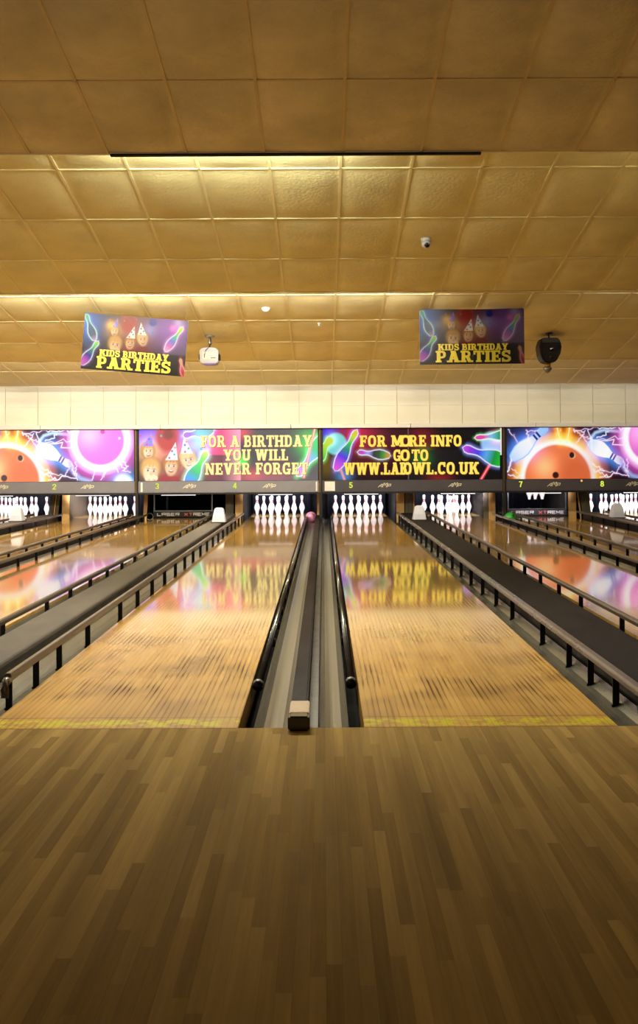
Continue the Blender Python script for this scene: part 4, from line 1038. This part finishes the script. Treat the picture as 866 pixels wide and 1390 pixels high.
# security camera
cy = 11.72; z = ceil_z(cy)
t = thing('security_camera', 'small white turret security camera on the middle ceiling panel', 'camera', (1.033, cy, z-0.018))
MB().lathe([(0, 0.0), (0.05, 0.0), (0.055, -0.012), (0.05, -0.035), (0, -0.035)], 20).build('base', M['hood'], t)
MB().lathe([(0.047*math.sin(a), -0.055-0.047*math.cos(a)) for a in [PI*i/14 for i in range(15)]], 20).build('ball_housing', M['hood'], t)
v = Vector((0.12, -0.85, -0.45)).normalized()
o = MB().lathe([(0.0, 0.006), (0.022, 0.004), (0.027, -0.004), (0, -0.01)], 16).build('lens', M['lens'], t, tuple(v*0.046+Vector((0, 0, -0.055))))
o.rotation_euler = v.to_track_quat('Z', 'Y').to_euler()
# smoke detector and sprinkler head
sd = MB().lathe([(0, 0.0), (0.055, 0.0), (0.055, -0.02), (0.045, -0.04), (0.03, -0.055), (0.0, -0.058)], 20)
y = 14.85; tag(sd.build('smoke_detector', M['hood'], None, (-0.715, y, ceil_z(y)-0.012)), 'round white smoke detector on the ceiling right of the tilted banner', 'smoke detector')
y = 15.65; tag(MB().lathe([(0, 0), (0.02, 0), (0.02, -0.008), (0.008, -0.012), (0.008, -0.03), (0.022, -0.034), (0.0, -0.037)], 12).build('sprinkler_head', M['hood'], None, (-0.05, y, ceil_z(y)-0.012)), 'tiny white sprinkler head on the ceiling near the centre', 'sprinkler')

# ------------------------------------------------------------------ lamps hidden behind the ceiling steps
def batten(x, y, z, length, energy, col, label, tilt=(0, 1.0, -0.3), w=0.1, down=0, bracket=False, ddir=(0, 0.12, -1), drop=0.05):
    t = thing('strip_lamp', label, 'lamp', (x, y, z))
    MB().box(-length/2, length/2, -0.025, 0.025, 0.02, 0.06).build('housing', M['white_trim'], t, bevel=0.004)
    MB().lathe([(0, -length/2+0.03), (0.012, -length/2+0.032), (0.012, length/2-0.032), (0, length/2-0.03)], 10, axis='x').build('tube', M['tube'], t)
    l = bpy.data.lights.new('strip_light', 'AREA'); l.shape = 'RECTANGLE'; l.size = length; l.size_y = w; l.energy = energy; l.color = col
    o = bpy.data.objects.new('strip_light', l); C.objects.link(o); o.location = (x, y+0.05, z-0.01)
    o.rotation_euler = Vector(tilt).to_track_quat('-Z', 'Y').to_euler()
    if bracket:
        for sx in (-0.3, 0.3): MB().box(-0.012, 0.012, -0.02, 0.02, 0.06, ztop-z).build('bracket', M['steel'], t, (sx*length, 0, 0))
    if down:
        l = bpy.data.lights.new('strip_light', 'AREA'); l.shape = 'RECTANGLE'; l.size = length; l.size_y = w*0.4; l.energy = down; l.color = WARM
        o = bpy.data.objects.new('strip_light', l); C.objects.link(o); o.location = (x, y, z-drop)
        o.rotation_euler = Vector(ddir).to_track_quat('-Z', 'Y').to_euler()
WARM = (1.0, 0.93, 0.74); GREENISH = (0.97, 1.0, 0.76)
zA = A1[1]; zB = B1[1]
for x, e, d, lab in ((-0.75, 48, 290, 'middle fluorescent strip lamp behind the first ceiling step'), (-4.6, 6, 170, 'left fluorescent strip lamp behind the first ceiling step'), (3.4, 1, 60, 'right fluorescent strip lamp behind the first ceiling step')):
    batten(x, 9.16, zA+0.10, 1.75, e, GREENISH, lab, (0, 1, 0.12), down=d, ddir=(0, -1, -0.6), drop=0.062 if x == -0.75 else 0.047)
for x, e, d, lab in ((-5.4, 60, 60, 'far left fluorescent strip lamp behind the second ceiling step'), (-2.6, 80, 70, 'left fluorescent strip lamp behind the second ceiling step'), (0.0, 46, 50, 'middle fluorescent strip lamp behind the second ceiling step'), (4.4, 3, 8, 'right fluorescent strip lamp behind the second ceiling step')):
    batten(x, 13.68, zB+0.08, 2.4, e, WARM, lab, (0, 1, 0.08), down=d)
for x, e, d, lab in ((-4.5, 16, 135, 'left fluorescent strip lamp behind the third ceiling step'), (-1.2, 16, 125, 'middle fluorescent strip lamp behind the third ceiling step'), (2.7, 5, 32, 'inner right fluorescent strip lamp behind the third ceiling step'), (6.0, 2, 8, 'outer right fluorescent strip lamp behind the third ceiling step')):
    batten(x, 18.02, C1[1]+0.09, 2.4, e, WARM, lab, (0, 1, 0.08), down=d)
for i, x in enumerate((-6.6, -4.2, -1.8, 0.6, 3.0, 5.4)):
    batten(x, 21.2, D1[1]+0.12, 2.2, (3.1, 3.2, 3.3, 2.8, 1.4, 0.8)[i], (1.0, 0.95, 0.84), 'fluorescent strip lamp above the signs, %s from left' % ('first', 'second', 'third', 'fourth', 'fifth', 'sixth')[i], (0, 0.9, -0.5), down=1.5, bracket=True)
# added fill lights, unseen behind the viewer, to brighten the near ceiling
for x, e in ((-5.5, 52), (4, 0.5)):
    l = bpy.data.lights.new('ceiling_fill', 'AREA'); l.shape = 'RECTANGLE'; l.size = 2.0; l.size_y = 0.6; l.energy = e; l.color = (1.0, 0.95, 0.96); l.spread = math.radians(120)
    o = bpy.data.objects.new('ceiling_fill', l); C.objects.link(o); o.location = (x, -2.5, 2.3)
    o.rotation_euler = Vector((0.15, 1, 0.7)).to_track_quat('-Z', 'Y').to_euler()

# ------------------------------------------------------------------ world, camera, view
w = bpy.data.worlds.new('World'); SC.world = w; w.use_nodes = True
w.node_tree.nodes['Background'].inputs[0].default_value = (0.02, 0.017, 0.012, 1); w.node_tree.nodes['Background'].inputs[1].default_value = 0.3
cam = bpy.data.cameras.new('Camera'); co = bpy.data.objects.new('Camera', cam); C.objects.link(co)
cam.sensor_fit = 'VERTICAL'; cam.sensor_height = 36.0; cam.sensor_width = 36.0
cam.lens = 1600/1390*36.0
cam.shift_x = -6/1390; cam.shift_y = -73/1390
cam.clip_start = 0.05; cam.clip_end = 100
co.matrix_world = Matrix.Translation((0, 0, CAM_Z)) @ Matrix.Rotation(PI/2, 4, 'X') @ Matrix.Rotation(-0.0055, 4, 'Z')
SC.camera = co
vs = SC.view_settings
vs.view_transform = 'Standard'; vs.look = 'None'; vs.exposure = 0.0; vs.gamma = 1.0; vs.use_curve_mapping = False
